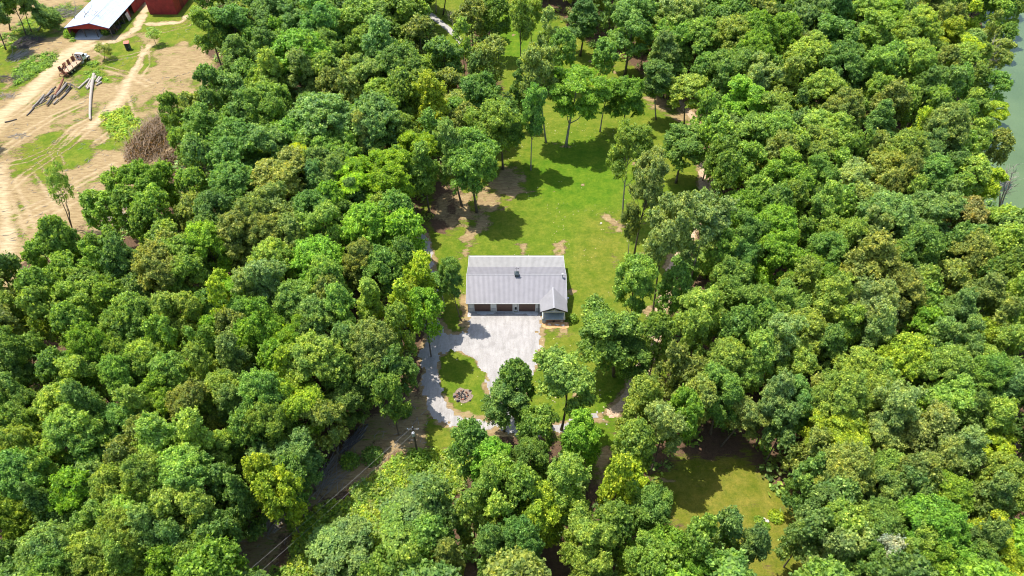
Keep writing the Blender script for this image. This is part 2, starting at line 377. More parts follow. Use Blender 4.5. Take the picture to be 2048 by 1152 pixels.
def sheet(name, box, inside, mat, h, cell=.22, z=.02):
    x0, x1, y0, y1 = box; gx = np.arange(x0, x1, cell); gy = np.arange(y0, y1, cell); X, Y = np.meshgrid(gx, gy)
    d = inside(X, Y) > 0; k = d[:-1,:-1] & d[:-1,1:] & d[1:,1:] & d[1:,:-1]
    id_ = np.arange(X.size).reshape(X.shape)
    F = np.stack([id_[:-1,:-1], id_[:-1,1:], id_[1:,1:], id_[1:,:-1]], -1)[k]
    used, inv = np.unique(F.ravel(), return_inverse=True)
    V = np.stack([X, Y, terrain(X, Y) + z + np.clip(inside(X, Y), 0, .6)*h], -1).reshape(-1, 3)[used]
    o = bpy.data.objects.new(name, mesh_np(name, V, inv.reshape(-1, 4), True, [mat])); C.objects.link(o)
    return tag(o, kind='structure')
def gravel_mat():
    m, nt, bs = newmat('pale_gravel'); pos = N(nt, 'ShaderNodeNewGeometry').outputs['Position']
    a = noise(nt, pos, 9, 5, .8); b = noise(nt, pos, .5, 5, .6, .8); c = noise(nt, pos, 2.4, 5, .7)
    col = mixc(nt, .5, ramp(nt, a, [(.3, (.17, .16, .155)), (.7, (.46, .44, .425))]), ramp(nt, b, [(.3, (.24, .225, .215)), (.66, (.39, .37, .355))]))
    d = noise(nt, pos, 4.5, 4, .8)
    col = mixc(nt, ramp(nt, c, [(.58, (0,0,0)), (.76, (.8,.8,.8))]), col, (.22, .18, .13))
    col = mixc(nt, ramp(nt, d, [(.62, (0,0,0)), (.72, (.8,.8,.8))]), col, (.14, .11, .08))
    col = mixc(nt, .8, col, ramp(nt, noise(nt, mapping(nt, pos, (1.3, .22, 1), (0, 0, R(18))), 1.0, 5, .7), [(.35, (.84,.82,.80)), (.62, (1.15,1.14,1.13))]), 'MULTIPLY')
    nt.links.new(col, bs.inputs['Base Color']); bs.inputs['Roughness'].default_value = .95
    bump(nt, bs, a, .8, .06); return m
M['gravel'] = gravel_mat()
M['pathdirt'] = simple('path_dirt', (.42, .30, .20), .95, .45, 3.0, bmp=.5)
def drive(X, Y): return np.maximum(sdist(X, Y, PAD), ldist(X, Y, LOOP, LOOPW)) + fbm(X, Y, 3)*2.0 + fbm(X, Y, .9, 3)*2.2
sheet('gravel_driveway', (-26, 20, 55, 112), drive, M['gravel'], .04)
sheet('dirt_path', (12, 62, 55, 160), lambda X, Y: ldist(X, Y, PATH, 2.5) + fbm(X, Y, 3)*1.4 + fbm(X, Y, .8, 3)*1.0, M['pathdirt'], .03)
sheet('lane', (-45, 5, 150, 234), lambda X, Y: ldist(X, Y, LANE, 2.4) + fbm(X, Y, 3)*.8, M['gravel'], .03, .3)
def water_mat():
    m, nt, bs = newmat('green_water'); pos = N(nt, 'ShaderNodeNewGeometry').outputs['Position']
    a = noise(nt, mapping(nt, pos, (1, 2.4, 1), (0,0,R(20))), 1.1, 5, .6); b = noise(nt, pos, .05, 3)
    nt.links.new(ramp(nt, b, [(.35, (.075, .12, .045)), (.65, (.105, .155, .062))]), bs.inputs['Base Color'])
    bs.inputs['Roughness'].default_value = .2; bs.inputs['Specular IOR Level'].default_value = .3; bump(nt, bs, a, .35, .12); return m
w = MB(); w.poly([(60, -100, -3), (1400, -100, -3), (1400, 900, -3), (60, 900, -3)])
tag(w.build('lake_water', water_mat()), kind='structure')
CATALOG = '''0,0|1250,150,130,m 1400,130,130,e 1480,60,100,d 1400,20,70,d 1370,220,90,d 1440,370,130,d 1270,480,100,d 1260,600,90,d 1400,560,110,b 1480,680,100,d 1160,640,85,o 1020,650,90,m 1240,770,140,m 1100,820,90,m 1380,850,130,e 1450,960,130,e 1300,950,110,m 1180,910,90,b 880,1060,160,g 1000,1100,90,m 1150,1080,90,m 1400,1100,120,e 700,1120,80,m 
512,0|80,90,110,d 50,170,100,d 240,130,90,b 380,110,110,e 230,40,60,d 480,40,70,d 240,290,130,g 60,330,100,d 430,270,90,l 640,60,120,l 810,70,140,m 620,160,90,g 950,60,90,m 980,190,110,o 740,270,110,b 870,360,120,e 700,410,110,b 1130,320,110,d 1240,240,90,l 1400,310,110,o 1290,70,110,o 1450,60,90,m 110,450,90,l 280,440,100,o 400,400,80,l 580,430,110,o 330,360,60,l 400,580,90,y 560,570,80,o 110,570,80,m 60,660,100,m 400,700,150,b 230,790,100,m 780,560,100,m 880,520,80,l 980,500,80,l 1040,600,110,y 980,680,90,l 700,700,120,b 860,770,90,m 640,830,90,s 80,860,110,b 20,780,70,d 260,930,100,y 460,880,110,m 140,1060,150,o 400,1000,100,b 360,1100,90,b 540,1060,110,q 680,960,100,q 820,990,110,q 960,850,100,q 700,1090,90,q 800,1090,90,q 950,1030,90,b 1130,620,80,o 1340,540,120,e 1440,620,110,e 1240,700,70,o
1024,0|220,180,90,s 230,60,90,m 350,60,90,m 310,250,90,e 400,130,90,m 500,100,110,d 620,200,110,d 560,20,100,d 720,120,120,d 560,310,90,e 640,320,70,d 470,190,80,m 800,220,120,b 830,340,110,e 880,120,90,b 1010,60,120,o 960,180,100,m 1130,210,110,m 1100,310,90,e 1000,300,70,d 1250,90,80,e 1350,50,80,e 1200,20,70,e 1330,200,110,l 1460,180,100,g 1490,50,80,o 1350,360,110,e 1240,390,100,m 1450,300,90,g 1500,450,90,s 1340,480,60,o 820,480,70,e 940,430,60,d 40,520,80,d 20,810,110,d 1190,560,80,o 1260,500,80,d 1400,590,120,g 1330,700,110,g 1180,640,90,m 1400,800,120,m 1220,780,100,m 1500,700,90,l 1280,910,100,m 1400,960,110,m 1480,880,90,l 1300,1040,100,m 1460,1060,100,m 1220,1000,60,d
1536,0|30,30,70,o 120,70,90,b 230,90,110,b 430,70,100,d 90,180,90,g 30,260,90,g 180,240,90,o 400,220,120,e 500,190,100,b 640,210,110,m 600,60,90,l 740,40,90,g 820,100,70,b 900,150,90,l 960,50,100,o 830,220,70,o 1040,140,70,o 1110,60,80,l 1210,100,80,y 1190,30,60,d 1380,60,100,m 1480,40,70,l 1350,160,60,o 1440,190,60,m 1100,220,90,y 980,260,80,l 1210,230,80,y 1400,300,100,o 1290,290,70,l 1180,330,90,l 1080,350,70,o 220,340,110,l 110,500,120,l 250,440,100,l 380,480,90,l 460,380,110,e 530,310,80,o 620,440,110,m 740,360,80,e 880,340,90,l 900,440,90,m 1060,450,80,l 930,560,90,d 1090,540,100,b 1250,460,100,l 1380,500,90,e 1390,640,80,y 1250,600,90,l 1260,700,80,l 330,540,110,l 310,640,90,l 650,560,90,m 50,660,110,l 60,780,100,m 350,770,120,l 470,640,90,o 740,650,110,o 660,780,110,d 1030,630,80,m 900,780,60,y 1080,740,120,o 1150,850,100,m 1280,790,90,l 1390,840,100,o 60,900,80,o 300,900,110,l 180,870,80,l 520,900,70,m 660,900,70,o 830,900,100,l 980,890,90,b 560,990,110,o 710,1010,110,o 980,1030,100,e 1230,1010,110,l 1100,950,90,d 1330,980,80,o 1340,1080,90,y 120,1050,120,g 300,1060,90,m 540,1090,120,s 800,1100,90,o 40,1000,80,m 1150,1110,90,m 1500,930,60,b
0,384|590,90,120,m 760,60,110,m 900,60,110,m 870,160,70,m 1000,60,90,o 1150,100,100,o 1280,120,110,d 1400,50,90,e 620,220,100,g 340,260,110,m 240,340,90,m 450,330,110,m 640,330,110,m 990,260,110,l 1240,300,100,g 1440,300,140,o 1500,160,100,o 1460,430,110,o 1100,440,130,m 960,440,120,o 1200,510,110,d 730,440,110,d 380,470,110,m 560,440,90,m 230,570,110,m 1180,240,60,b 1360,600,70,y 1410,545,60,g 1340,690,70,y 500,640,110,m 680,600,70,m 1080,720,120,l 1160,820,110,l 780,720,100,l 700,810,90,l 100,760,120,l 240,700,110,l 200,830,120,m 90,930,120,m 540,930,100,g 420,780,80,m 790,870,80,e 990,880,80,m 1390,830,80,o 1290,850,80,g 1490,870,80,g 1490,620,110,s 1450,730,90,m 1240,950,80,m 760,980,90,m 880,1000,90,l 520,1060,110,l 340,1050,80,e 100,1080,100,d 1020,1070,100,l 720,1090,90,m 1200,1060,100,l 1410,1030,130,b
512,384|110,110,130,o 50,250,110,o 200,240,100,o 330,90,110,e 440,40,80,g 600,60,100,d 840,100,110,e 400,200,110,l 640,190,110,g 520,150,70,e 900,220,110,g 760,280,90,g 620,280,80,o 100,400,110,l 370,390,120,g 620,400,90,o 750,440,120,e 870,390,100,e 330,460,90,m 60,540,110,s 980,470,90,y 940,570,80,y 1090,420,80,m 620,570,100,e 430,510,90,l 240,660,120,l 360,730,100,b 430,610,80,o 510,730,110,l 680,670,110,l 60,630,90,s 60,810,110,g 200,820,90,g 880,690,110,y 1010,690,90,g 720,790,110,o 860,810,100,l 500,890,100,b 700,910,120,o 920,850,80,g 320,890,80,d 120,1000,90,g 350,1010,140,l 500,1070,90,m 210,1100,80,y 700,1090,100,d 840,1040,90,d
1024,384|1000,80,110,s 880,60,90,m 840,210,80,l 1050,330,90,m 760,60,70,e 1200,90,80,s 1400,100,120,g 1480,40,80,e 1400,250,120,e 1500,180,100,m 1260,380,110,m 1400,380,100,e 990,540,60,e 1120,700,150,l 1200,620,110,s 1010,770,100,l 890,830,80,m 1100,870,110,l 1240,780,110,m 1400,660,110,e 1300,560,110,e 1450,560,100,e 1500,760,90,e 1370,800,90,e 1300,1000,110,l 1450,1000,120,l 390,1110,100,m 960,1060,100,o 1080,1080,90,o 20,1110,60,e
1536,384|60,60,80,e 150,30,60,l 320,120,110,l 60,200,110,g 270,220,110,b 470,230,100,l 740,140,130,b 560,60,80,o 960,120,130,b 1060,210,120,b 850,50,80,l 1180,90,90,r 1240,150,60,r 1400,160,110,l 1500,100,80,y 1310,220,60,d 610,270,90,s 880,320,120,e 350,340,100,e 100,380,110,g 280,450,100,g 960,400,90,e 1100,330,90,d 1230,350,100,o 1430,300,120,l 1360,480,60,e 1220,450,80,l 1120,520,90,o 1480,450,90,l 620,470,150,o 780,570,130,o 850,660,90,o 420,570,110,s 180,570,120,l 130,690,110,l 350,680,130,l 610,720,140,s 230,820,120,l 460,780,100,m 640,860,100,s 60,890,110,s 140,990,110,l 120,1100,100,m 350,950,100,d 560,1060,110,l 850,980,130,v 940,800,90,g 1120,750,110,b 1280,650,120,o 1460,620,90,l 1000,900,90,b 1160,900,100,b 1290,870,90,y 1380,800,90,o 1060,1070,120,l 1250,1010,110,l 1420,950,120,l 1490,780,90,l 1340,1100,100,m 1500,1090,90,b 690,1110,80,l 930,640,70,m
0,768|80,100,110,d 60,240,110,m 130,370,100,l 380,100,130,l 420,280,130,l 510,160,110,d 700,250,120,e 850,170,130,l 970,80,110,g 1150,130,110,o 1300,60,120,l 1410,160,110,b 1480,260,90,e 870,310,60,o 760,440,90,o 980,380,150,l 1200,350,140,l 1100,530,140,l 1340,450,100,m 1430,520,100,d 900,570,120,l 700,650,120,l 620,770,130,l 850,770,130,l 1100,760,150,l 1370,620,110,d 1450,700,80,d 1290,870,90,d 960,900,130,b 760,900,120,l 80,540,130,e 220,560,110,m 400,600,80,g 540,590,60,b 60,790,110,v 290,760,80,d 390,740,90,d 280,980,130,b 60,1050,90,d 560,1020,130,l 760,1070,120,l 330,1100,100,e 1010,1090,90,g 1090,970,120,b 1190,1050,80,m 560,430,60,e
512,768|100,200,120,m 60,60,120,e 270,100,120,y 410,200,110,o 200,330,110,m 330,320,110,o 50,560,90,y 180,570,80,e 130,640,70,y 700,90,110,d 460,60,90,o 800,50,70,m 560,900,110,b 430,960,100,b 640,950,80,m 1000,620,130,b 900,720,110,b 1080,730,100,b 850,840,80,m 1050,900,110,e 880,960,80,m 480,1100,100,b 620,1090,80,b 780,1110,80,m 940,1110,90,l 1160,1060,120,o 1280,330,110,e 1230,410,80,b 1400,430,130,g 1380,650,130,l 1300,780,110,l 1450,800,110,l 1420,1000,120,d 1500,560,80,m
1024,768|150,230,110,m 430,300,150,g 100,460,130,e 60,620,100,m 320,600,170,l 170,760,130,y 460,910,160,l 610,830,100,m 30,930,100,e 480,1090,100,l 780,110,170,l 910,250,140,s 740,330,120,l 1020,170,100,g 830,700,170,e 930,600,90,e 640,590,80,y 700,510,70,y 780,1040,120,m 920,960,100,g 1060,1060,130,g 1120,940,80,m 900,1110,110,m 1290,900,90,b 1420,990,130,b 1110,60,110,o 1400,60,90,y 1500,350,70,e 1510,490,70,e
1536,768|60,100,100,s 180,100,110,d 100,250,100,b 60,420,130,g 460,60,120,l 640,60,110,l 450,250,150,y 260,400,100,o 480,500,120,o 340,520,80,o 130,640,80,y 200,720,70,y 250,560,80,d 430,650,100,b 780,160,120,s 720,300,110,s 960,300,150,s 1060,120,120,l 1150,420,130,s 1180,200,100,d 1000,470,100,s 750,420,80,o 720,510,100,l 680,620,100,b 900,540,90,o 820,620,90,b 1330,250,120,l 1380,360,80,y 1440,80,110,b 1070,670,130,v 980,850,150,g 1120,950,130,g 900,800,100,g 660,830,130,e 330,770,100,b 250,880,100,b 460,830,80,l 480,960,80,s 400,1030,90,s 710,1050,110,w 880,1010,110,l 1000,1110,100,g 1330,700,140,b 1450,560,130,l 1280,580,100,m 1200,860,110,b 1280,970,110,b 1400,900,130,y 1500,830,90,l 1450,1060,120,y 1250,1090,100,d 560,1080,90,e'''

# ---------------------------------------------------------------- tree prototypes
HUE = dict(m=(0.263,0.412,0.079), d=(0.195,0.328,0.084), b=(0.241,0.375,0.113), y=(0.400,0.516,0.055), l=(0.316,0.448,0.093), o=(0.316,0.391,0.102),
           g=(0.255,0.437,0.057), s=(0.341,0.444,0.150), e=(0.214,0.368,0.084), q=(0.341,0.512,0.043), v=(0.302,0.429,0.050), w=(0.445,0.466,0.382), r=(0.341,0.348,0.130))
HNAME = dict(m='mid green', d='dark green', b='bluish green', y='yellow green', l='light green', o='olive green', g='vivid green',
             s='pale silvery green', e='deep emerald', q='feathery lime', v='smooth lime olive', w='grey white', r='rusty olive')
def leafquads(rs, P, Nn, size, jit=.6, asp=.75):
    """rhombus leaf clumps at P with normals about Nn"""
    n = len(P); nn = Nn + rs.normal(0, jit, (n, 3)) ; nn /= np.linalg.norm(nn, axis=1)[:, None] + 1e-9
    r = rs.normal(0, 1, (n, 3)); a = np.cross(nn, r); a /= np.linalg.norm(a, axis=1)[:, None] + 1e-9; b = np.cross(nn, a)
    s = (size * rs.uniform(.5, 1.5, n))[:, None]
    fold = nn * s * .25
    V = np.stack([P - a*s*.5, P - b*s*.5*asp - fold, P + a*s*.5, P + b*s*.5*asp + fold*.4], 1).reshape(-1, 3)
    return V
def crown_points(seed, form, dens=1.0):
    """returns leaf points, normals, size and limb targets; crown fits radius 5, top at 20"""
    rs = np.random.RandomState(seed); lobes = []
    if form == 'cone':
        for i in range(34):
            t = rs.rand()**.8; rr = 4.4 * (1 - t) ** .8 * rs.uniform(.55, 1); a = rs.rand()*6.283
            lobes.append((np.array([rr*math.cos(a), rr*math.sin(a), 5 + 14*t]), 1.6*(1-t)+.7, .6))
    elif form == 'feather':
        for i in range(17):
            a = rs.rand()*6.283; rr = 4.1*math.sqrt(rs.rand()); z = 17.2 - .10*rr*rr - rs.rand()*3.5
            lobes.append((np.array([rr*math.cos(a), rr*math.sin(a), z]), rs.uniform(1.1, 2.0), .38))
        for i in range(6):
            a = rs.rand()*6.283; lobes.append((np.array([2.6*math.cos(a), 2.6*math.sin(a), rs.uniform(9.5, 13)]), 2.0, .6))
    elif form == 'spire':
        for i in range(22):
            t = rs.rand(); rr = 3.6*(1 - t**1.8)**.6 * math.sqrt(rs.rand()); a = rs.rand()*6.283
            lobes.append((np.array([rr*math.cos(a), rr*math.sin(a), 7.5 + 11*t]), rs.uniform(1.2, 1.8), 1.05))
    elif form in ('open', 'sparse'):       # yard tree: high loose crown
        for i in range(24):
            a = rs.rand()*6.283; t = rs.rand(); rr = 3.9*math.sqrt(rs.rand())*(1-.35*t); 
            lobes.append((np.array([rr*math.cos(a), rr*math.sin(a), 10 + 8.6*t]), rs.uniform(1.0, 1.9), .85))
    elif form == 'dome':
        for i in range(20):
            a = i*2.4 + rs.rand()*.6; t = (i+.5)/20; rr = 4.0*math.sqrt(t); z = 17.6 - 4.2*(rr/4.0)**2.2 + rs.uniform(-.4, .4)
            lobes.append((np.array([rr*math.cos(a), rr*math.sin(a), z]), rs.uniform(1.3, 1.75), .9))
        for i in range(9):
            a = i*.7 + rs.rand(); lobes.append((np.array([3.5*math.cos(a), 3.5*math.sin(a), rs.uniform(9, 12)]), 1.7, 1.1))
    else:                      # round, several big limbs
        for i in range(7):
            a = i*.9 + rs.rand()*.8; rr = rs.uniform(1.2, 3.1); c = np.array([rr*math.cos(a), rr*math.sin(a), rs.uniform(13, 17) - rr*.55])
            k = 4
            for j in range(k):
                d = rs.normal(0, 1, 3); d[2] = abs(d[2])*.8; d /= np.linalg.norm(d); lobes.append((c + d*rs.uniform(.7, 1.9), rs.uniform(.95, 1.75), .9))
        for i in range(7):
            a = i*.9; lobes.append((np.array([3.1*math.cos(a), 3.1*math.sin(a), rs.uniform(8.5, 12)]), 1.7, 1.0))
    P, Nn, Sz = [], [], []
    C0 = np.array([0, 0, 12.5])
    for c, r, fz in lobes:
        # sub-puffs on every lobe
        npf = 8 if form != 'feather' else 6
        for k in range(npf):
            d = rs.normal(0, 1, 3); out = c - C0; out /= np.linalg.norm(out) + 1e-6
            d = d/np.linalg.norm(d) + out*.55 + np.array([0, 0, .45]); d /= np.linalg.norm(d)
            pc = c + d*np.array([1, 1, fz])*r*rs.uniform(.6, 1.0); pr = rs.uniform(.42, .82)*(.75 + .25*r)
            n = int(46*dens*(pr/.6)**2*(1.25 if form in ('dome', 'feather') else 1))
            u = rs.normal(0, 1, (n, 3)); u /= np.linalg.norm(u, axis=1)[:, None]; u = u + d*.5 + np.array([0, 0, .25]); u /= np.linalg.norm(u, axis=1)[:, None]
            sc = np.array([1, 1, .75 if form != 'feather' else .38])
            p = pc + u*sc*pr*rs.uniform(.5, 1.28, n)[:, None]
            P.append(p); Nn.append(u*.8 + d*.5 + np.array([0, 0, .55])); Sz.append(np.full(n, .40 if form != 'feather' else .34)/math.sqrt(dens)**.8)
        for k in range(9 if form != 'feather' else 13):
            d = rs.normal(0, 1, 3); out = c - C0; out /= np.linalg.norm(out) + 1e-6
            d = d/np.linalg.norm(d)*.9 + out*.8 + np.array([0, 0, .35 if form != 'feather' else -.1]); d /= np.linalg.norm(d); d = d*np.array([1, 1, 1 if form != 'feather' else .35])
            n = int(34*dens); t = rs.uniform(.5, 1, n)[:, None]; ln = r*rs.uniform(1.05, 1.6) + .25
            p = c + d*np.array([1, 1, fz])*ln*t + rs.normal(0, 1, (n, 3))*(.10 + .22*(1.15 - t))
            P.append(p); Nn.append(np.tile(d*.5 + np.array([0, 0, .7]), (n, 1))); Sz.append(np.full(n, .36)/math.sqrt(dens)**.8)
        n = int(26*dens*r*r); u = rs.normal(0, 1, (n, 3)); u /= np.linalg.norm(u, axis=1)[:, None]
        P.append(c + u*np.array([1, 1, fz])*r*rs.uniform(.3, .85, n)[:, None]); Nn.append(u); Sz.append(np.full(n, .62))
    P = np.concatenate(P); Nn = np.concatenate(Nn); Sz = np.concatenate(Sz)
    if form == 'sparse': Sz = np.minimum(Sz, .42)
    return P, Nn, Sz, lobes
def crown_mesh(name, seed, form, mat, dens=1.0):
    P, Nn, Sz, lobes = crown_points(seed, form, dens)
    V = leafquads(np.random.RandomState(seed+1), P, Nn, Sz)
    F = np.arange(len(V)).reshape(-1, 4)
    return mesh_np(name, V, F, False, [mat]), lobes
def trunk_mesh(name, seed, lobes, mat, r0=.30, top=15.0, bend=.35, forks=8):
    rs = random.Random(seed); mb = MB(); n = 7; pts = []
    bx, by = rs.uniform(-bend, bend), rs.uniform(-bend, bend)
    for i in range(n):
        t = i/(n-1); pts.append((bx*math.sin(t*3), by*math.sin(t*2.4), -.6 + (top+.6)*t))
    rad = [r0*(1.35 if i == 0 else 1)*(1 - .78*i/(n-1)) for i in range(n)]
    mb.tube(pts, rad, 7)
    L = sorted(lobes, key=lambda l: rs.random())[:forks]
    for c, r, f in L:
        z0 = max(top*.35, min(top*.95, c[2] - 2.5 - rs.random()*2.5)); t = (z0+.6)/(top+.6)
        p0 = Vector((bx*math.sin(t*3), by*math.sin(t*2.4), z0)); p2 = Vector(c); pm = (p0+p2)/2 + Vector((0, 0, -.5 + rs.uniform(-.3, .3)))
        q = r0*(1-.78*t)*.6; mb.tube([p0, pm, p2], [q, q*.7, q*.25], 5)
    return mb.mesh(name, mat, True)
PROTO = {}
def proto(form, k, **kw):
    me, lobes = crown_mesh('crown', 100 + 13*k + len(form)*7, form, M['leaf'], kw.get('dens', 1.8))
    tr = trunk_mesh('trunk', k, lobes, M[kw.get('bark', 'bark')], kw.get('r0', .30), kw.get('top', 14.5), kw.get('bend', .35), kw.get('forks', 8))
    PROTO.setdefault(form, []).append((me, tr))
for k in range(6): proto('round', k)
for k in range(4): proto('dome', k)
for k in range(3): proto('feather', k, bark='palebark')
for k in range(4): proto('spire', k, top=17)
for k in range(2): proto('cone', k, top=18)
for k in range(6): proto('open', k, r0=.24, top=16, bend=.7, forks=12, dens=1.6, bark='palebark' if k % 2 else 'bark')
for k in range(2): proto('sparse', k, r0=.16, top=16, bend=.9, forks=14, dens=.22)
FORMS = dict(m='round round dome open', d='round round cone spire', b='dome round spire', y='round spire feather', l='dome spire round', o='round dome spire', g='dome feather round',
             s='spire open round', e='round dome', q='feather', v='dome', w='open', r='round')
KIND = dict(round='broadleaf_tree', dome='broadleaf_tree', feather='locust_tree', spire='poplar_tree', cone='cedar_tree', open='broadleaf_tree', sparse='sapling')

def edge_near(px, py):
    g = at(px, py, 0); gx, gy = np.array([g.x]), np.array([g.y])
    return max([float(sdist(gx, gy, q)[0]) for q in (LAWN, LAWN2, LOWER, LOGYARD, WEEDS, BANK)] + [float(ldist(gx, gy, LOOP, LOOPW)[0]), float(ldist(gx, gy, PATH[5:12], 3)[0]), float(lake_d(gx, gy)[0]) + 6])
TREES = []      # every crown: x, y, base z, radius, height, form, hue, photo pixel, pixel radius, lean
rt = random.Random(11)
raw = []
for ln in CATALOG.split('\n'):
    o, r = ln.split('|'); ox, oy = map(int, o.split(','))
    for t in r.split():
        a = t.split(','); raw.append((ox + int(a[0])/3, oy + int(a[1])/3, int(a[2])/3, a[3]))
keep = []
for t in sorted(raw, key=lambda t: -t[2]):
    if all((t[0]-o[0])**2 + (t[1]-o[1])**2 > (.56*(t[2]+o[2]))**2 for o in keep): keep.append(t)
def ccen(form): return {'round': .70, 'dome': .76, 'feather': .78, 'spire': .68, 'cone': .6, 'open': .72, 'sparse': .72}[form]
for px, py, pr, h in keep:
    form = rt.choice(FORMS[h].split())
    p = at(px, py, 13); near = edge_near(px, py); k = .84 if near > -3 else .96 if near > -9 else 1.18
    rm = pr*k*zdepth(p)/FOC; rm = max(2.6, min(7.2, rm))
    hh = 14 + 1.2*rm + rt.uniform(-2.0, 2.0)
    if px > 1900 and py < 480: hh *= .8
    g0 = at(px, py, 0)
    if float(sdist(np.array([g0.x]), np.array([g0.y]), WEEDS)[0]) > -2 and px < 860: hh = 5.5 + rm*.7; rm *= 1.05
    for _ in range(3):
        p = at(px, py, ccen(form)*hh + tz(p.x, p.y))
    TREES.append(dict(x=p.x, y=p.y, r=rm, h=hh, form=form, hue=h, px=px, py=py, pr=pr*k, k=k, lean=None))
# yard trees whose trunks show: base pixel, crown centre pixel, crown radius, hue, form
YARD = [(1200,264,1214,196,34,'m','open'),(1312,238,1313,160,36,'d','open'),(1006,338,1005,242,42,'e','round'),(1062,340,1071,212,30,'e','open'),(1092,284,1081,140,42,'o','open'),(1132,293,1158,160,52,'g','feather'),(1244,272,1258,182,36,'g','round'),
 (1369,255,1376,185,38,'l','open'),(1245,438,1260,303,44,'m','open'),(1352,366,1369,292,42,'e','round'),(1269,507,1305,350,42,'s','open'),
 (1256,522,1263,425,20,'o','open'),(1306,632,1342,440,54,'s','open'),(1371,597,1407,455,56,'s','open'),(1354,584,1368,535,30,'e','open'),
 (1266,680,1272,560,46,'m','open'),(1228,752,1215,658,62,'m','round'),(1266,765,1262,700,40,'e','round'),(1122,860,1128,760,64,'l','open'),(1008,862,1013,795,46,'d','round'),
 (922,640,900,543,26,'d','open'),(890,615,878,570,28,'e','open'),(954,424,940,300,48,'m','round'),(924,412,898,285,38,'b','spire'),
 (984,352,979,232,44,'m','round'),(859,424,845,330,36,'e','spire'),(872,27,868,-48,26,'m','open'),(886,30,890,-45,30,'l','open'),(838,14,836,-60,26,'m','open'),
 (1044,148,1044,30,30,'l','open'),(1064,108,1066,20,26,'l','open'),(1421,868,1443,770,46,'m','round'),(1441,893,1490,832,44,'o','open'),
 (630,981,590,905,42,'b','round'),(709,858,700,790,40,'d','round'),(1326,196,1330,110,36,'b','spire'),(1160,112,1168,40,38,'d','spire'),(1335,205,1340,150,30,'e','round'),
 (208,118,206,95,17,'o','sparse'),(313,90,306,66,16,'l','sparse'),(145,458,110,347,22,'l','sparse'),
 (52,70,22,5,26,'m','open'),(64,66,44,-10,22,'b','open'),(76,62,92,20,30,'d','open'),(12,100,-15,30,28,'b','open'),(20,60,5,-10,30,'m','open')]
YT = []
for bx, by, cx, cy, pr, h, form in YARD:
    b = at(bx, by); c = atz(cx, cy, b.y); rm = pr*zdepth(c)/FOC*1.04
    hh = c.z / ccen(form)
    small = hh < 9
    if not small: hh = min(hh, c.z + rm*1.15)/(.97)
    YT.append(dict(x=b.x, y=b.y, r=max(rm, 1.3), h=hh, form=form, hue=h, px=cx, py=cy, pr=pr, lean=(c.x - b.x)/max(c.z, 1), cz=c.z))

# ---------------------------------------------------------------- placing the trees
BLD = (-8.6, 10.2, 82.0, 97.6)
def s1(poly, x, y): return float(sdist(np.array([x]), np.array([y]), poly)[0])
def gravel_at(x, y): return max(s1(PAD, x, y), float(ldist(np.array([x]), np.array([y]), LOOP, LOOPW)[0]), float(ldist(np.array([x]), np.array([y]), PATH, 2.4)[0]))
def in_bld(x, y, m=2.0): return BLD[0]-m < x < BLD[1]+m and BLD[2]-m < y < BLD[3]+m
SHX, SHY = [2045,2036,2020,2035,2003,2018,2016,2016,2033,2040,2010,2035], [40,60,75,110,135,160,200,250,283,320,345,400]
def over_lake(px, py, r): return 20 < py < 420 and px + .8*r > np.interp(py, SHY, SHX) + 6
ok = []
for t in TREES:
    if any((t['px']-o['px'])**2 + (t['py']-o['py'])**2 < (.62*(t['pr']/t['k']+o['pr']))**2 for o in YT): continue
    if in_bld(t['x'], t['y'], 3.2) or s1(LOWER, t['x'], t['y']) > 3 or s1(PAD, t['x'], t['y']) > .5: continue
    if float(lake_d(np.array([t['x']]), np.array([t['y']]))[0]) > 2.5: continue
    if over_lake(t['px'], t['py'], t['pr']): continue
    ok.append(t)
TREES = ok
ALL = sorted(TREES, key=lambda t: -t['pr']); n_ind = 300 - len(YT)
IND = YT + ALL[:n_ind]; REST = ALL[n_ind:]
def outside_frame(x, y, z=12, m=0):
    Z = zdepth((x, y, z)); px = 1024 + FOC*x/Z; v = y*math.sin(PITCH) + (z-HC)*math.cos(PITCH); py = 576 - FOC*v/Z
    return px < -m or px > 2048+m or py < -m or py > 1152+m, px, py
CL = [LAWN, LAWN2, LOWER, LOGYARD, WEEDS, BANK]
def forest_ok(x, y, m):
    if in_bld(x, y, 5): return False
    if float(lake_d(np.array([x]), np.array([y]))[0]) > -2: return False
    return all(s1(q, x, y) < -m for q in CL) and gravel_at(x, y) < -1.5
FILL = []; occ = [(t['x'], t['y'], t['r']) for t in IND + REST]
oa = np.array(occ)
cand = [(x + rt.uniform(-1.6, 1.6), y + rt.uniform(-1.6, 1.6)) for x in np.arange(-190, 190, 4.2) for y in np.arange(22, 238, 4.2)]
rt.shuffle(cand)
for x, y in cand:
    off, px, py = outside_frame(x, y); far = px < -170 or px > 2218 or py < -150 or py > 1500
    if far: continue
    r = rt.uniform(2.6, 3.6) if not off else rt.uniform(3.6, 5)
    if np.any((oa[:,0]-x)**2 + (oa[:,1]-y)**2 < (.64*(oa[:,2]+r))**2): continue
    if not forest_ok(x, y, 1.2): continue
    if over_lake(px, py, 22) or over_lake(*outside_frame(x, y, 15)[1:], 18): continue
    hh = rt.uniform(12.5, 17) if not off else rt.uniform(16, 22)
    if not off:
        _, qx, qy = outside_frame(x, y, hh*.92)
        if edge_near(qx, qy) > -3: 
            _, qx, qy = outside_frame(x, y, 5.5); hh = 6.5; r = 2.2
            if edge_near(qx, qy) > -1.5: continue
    FILL.append(dict(x=x, y=y, r=r, h=hh, form=rt.choice(['round', 'dome', 'spire']), hue=rt.choice('mmdbelog')))
    oa = np.vstack([oa, [x, y, r]])
print('individual trees', len(IND), 'rest', len(REST), 'fill', len(FILL))

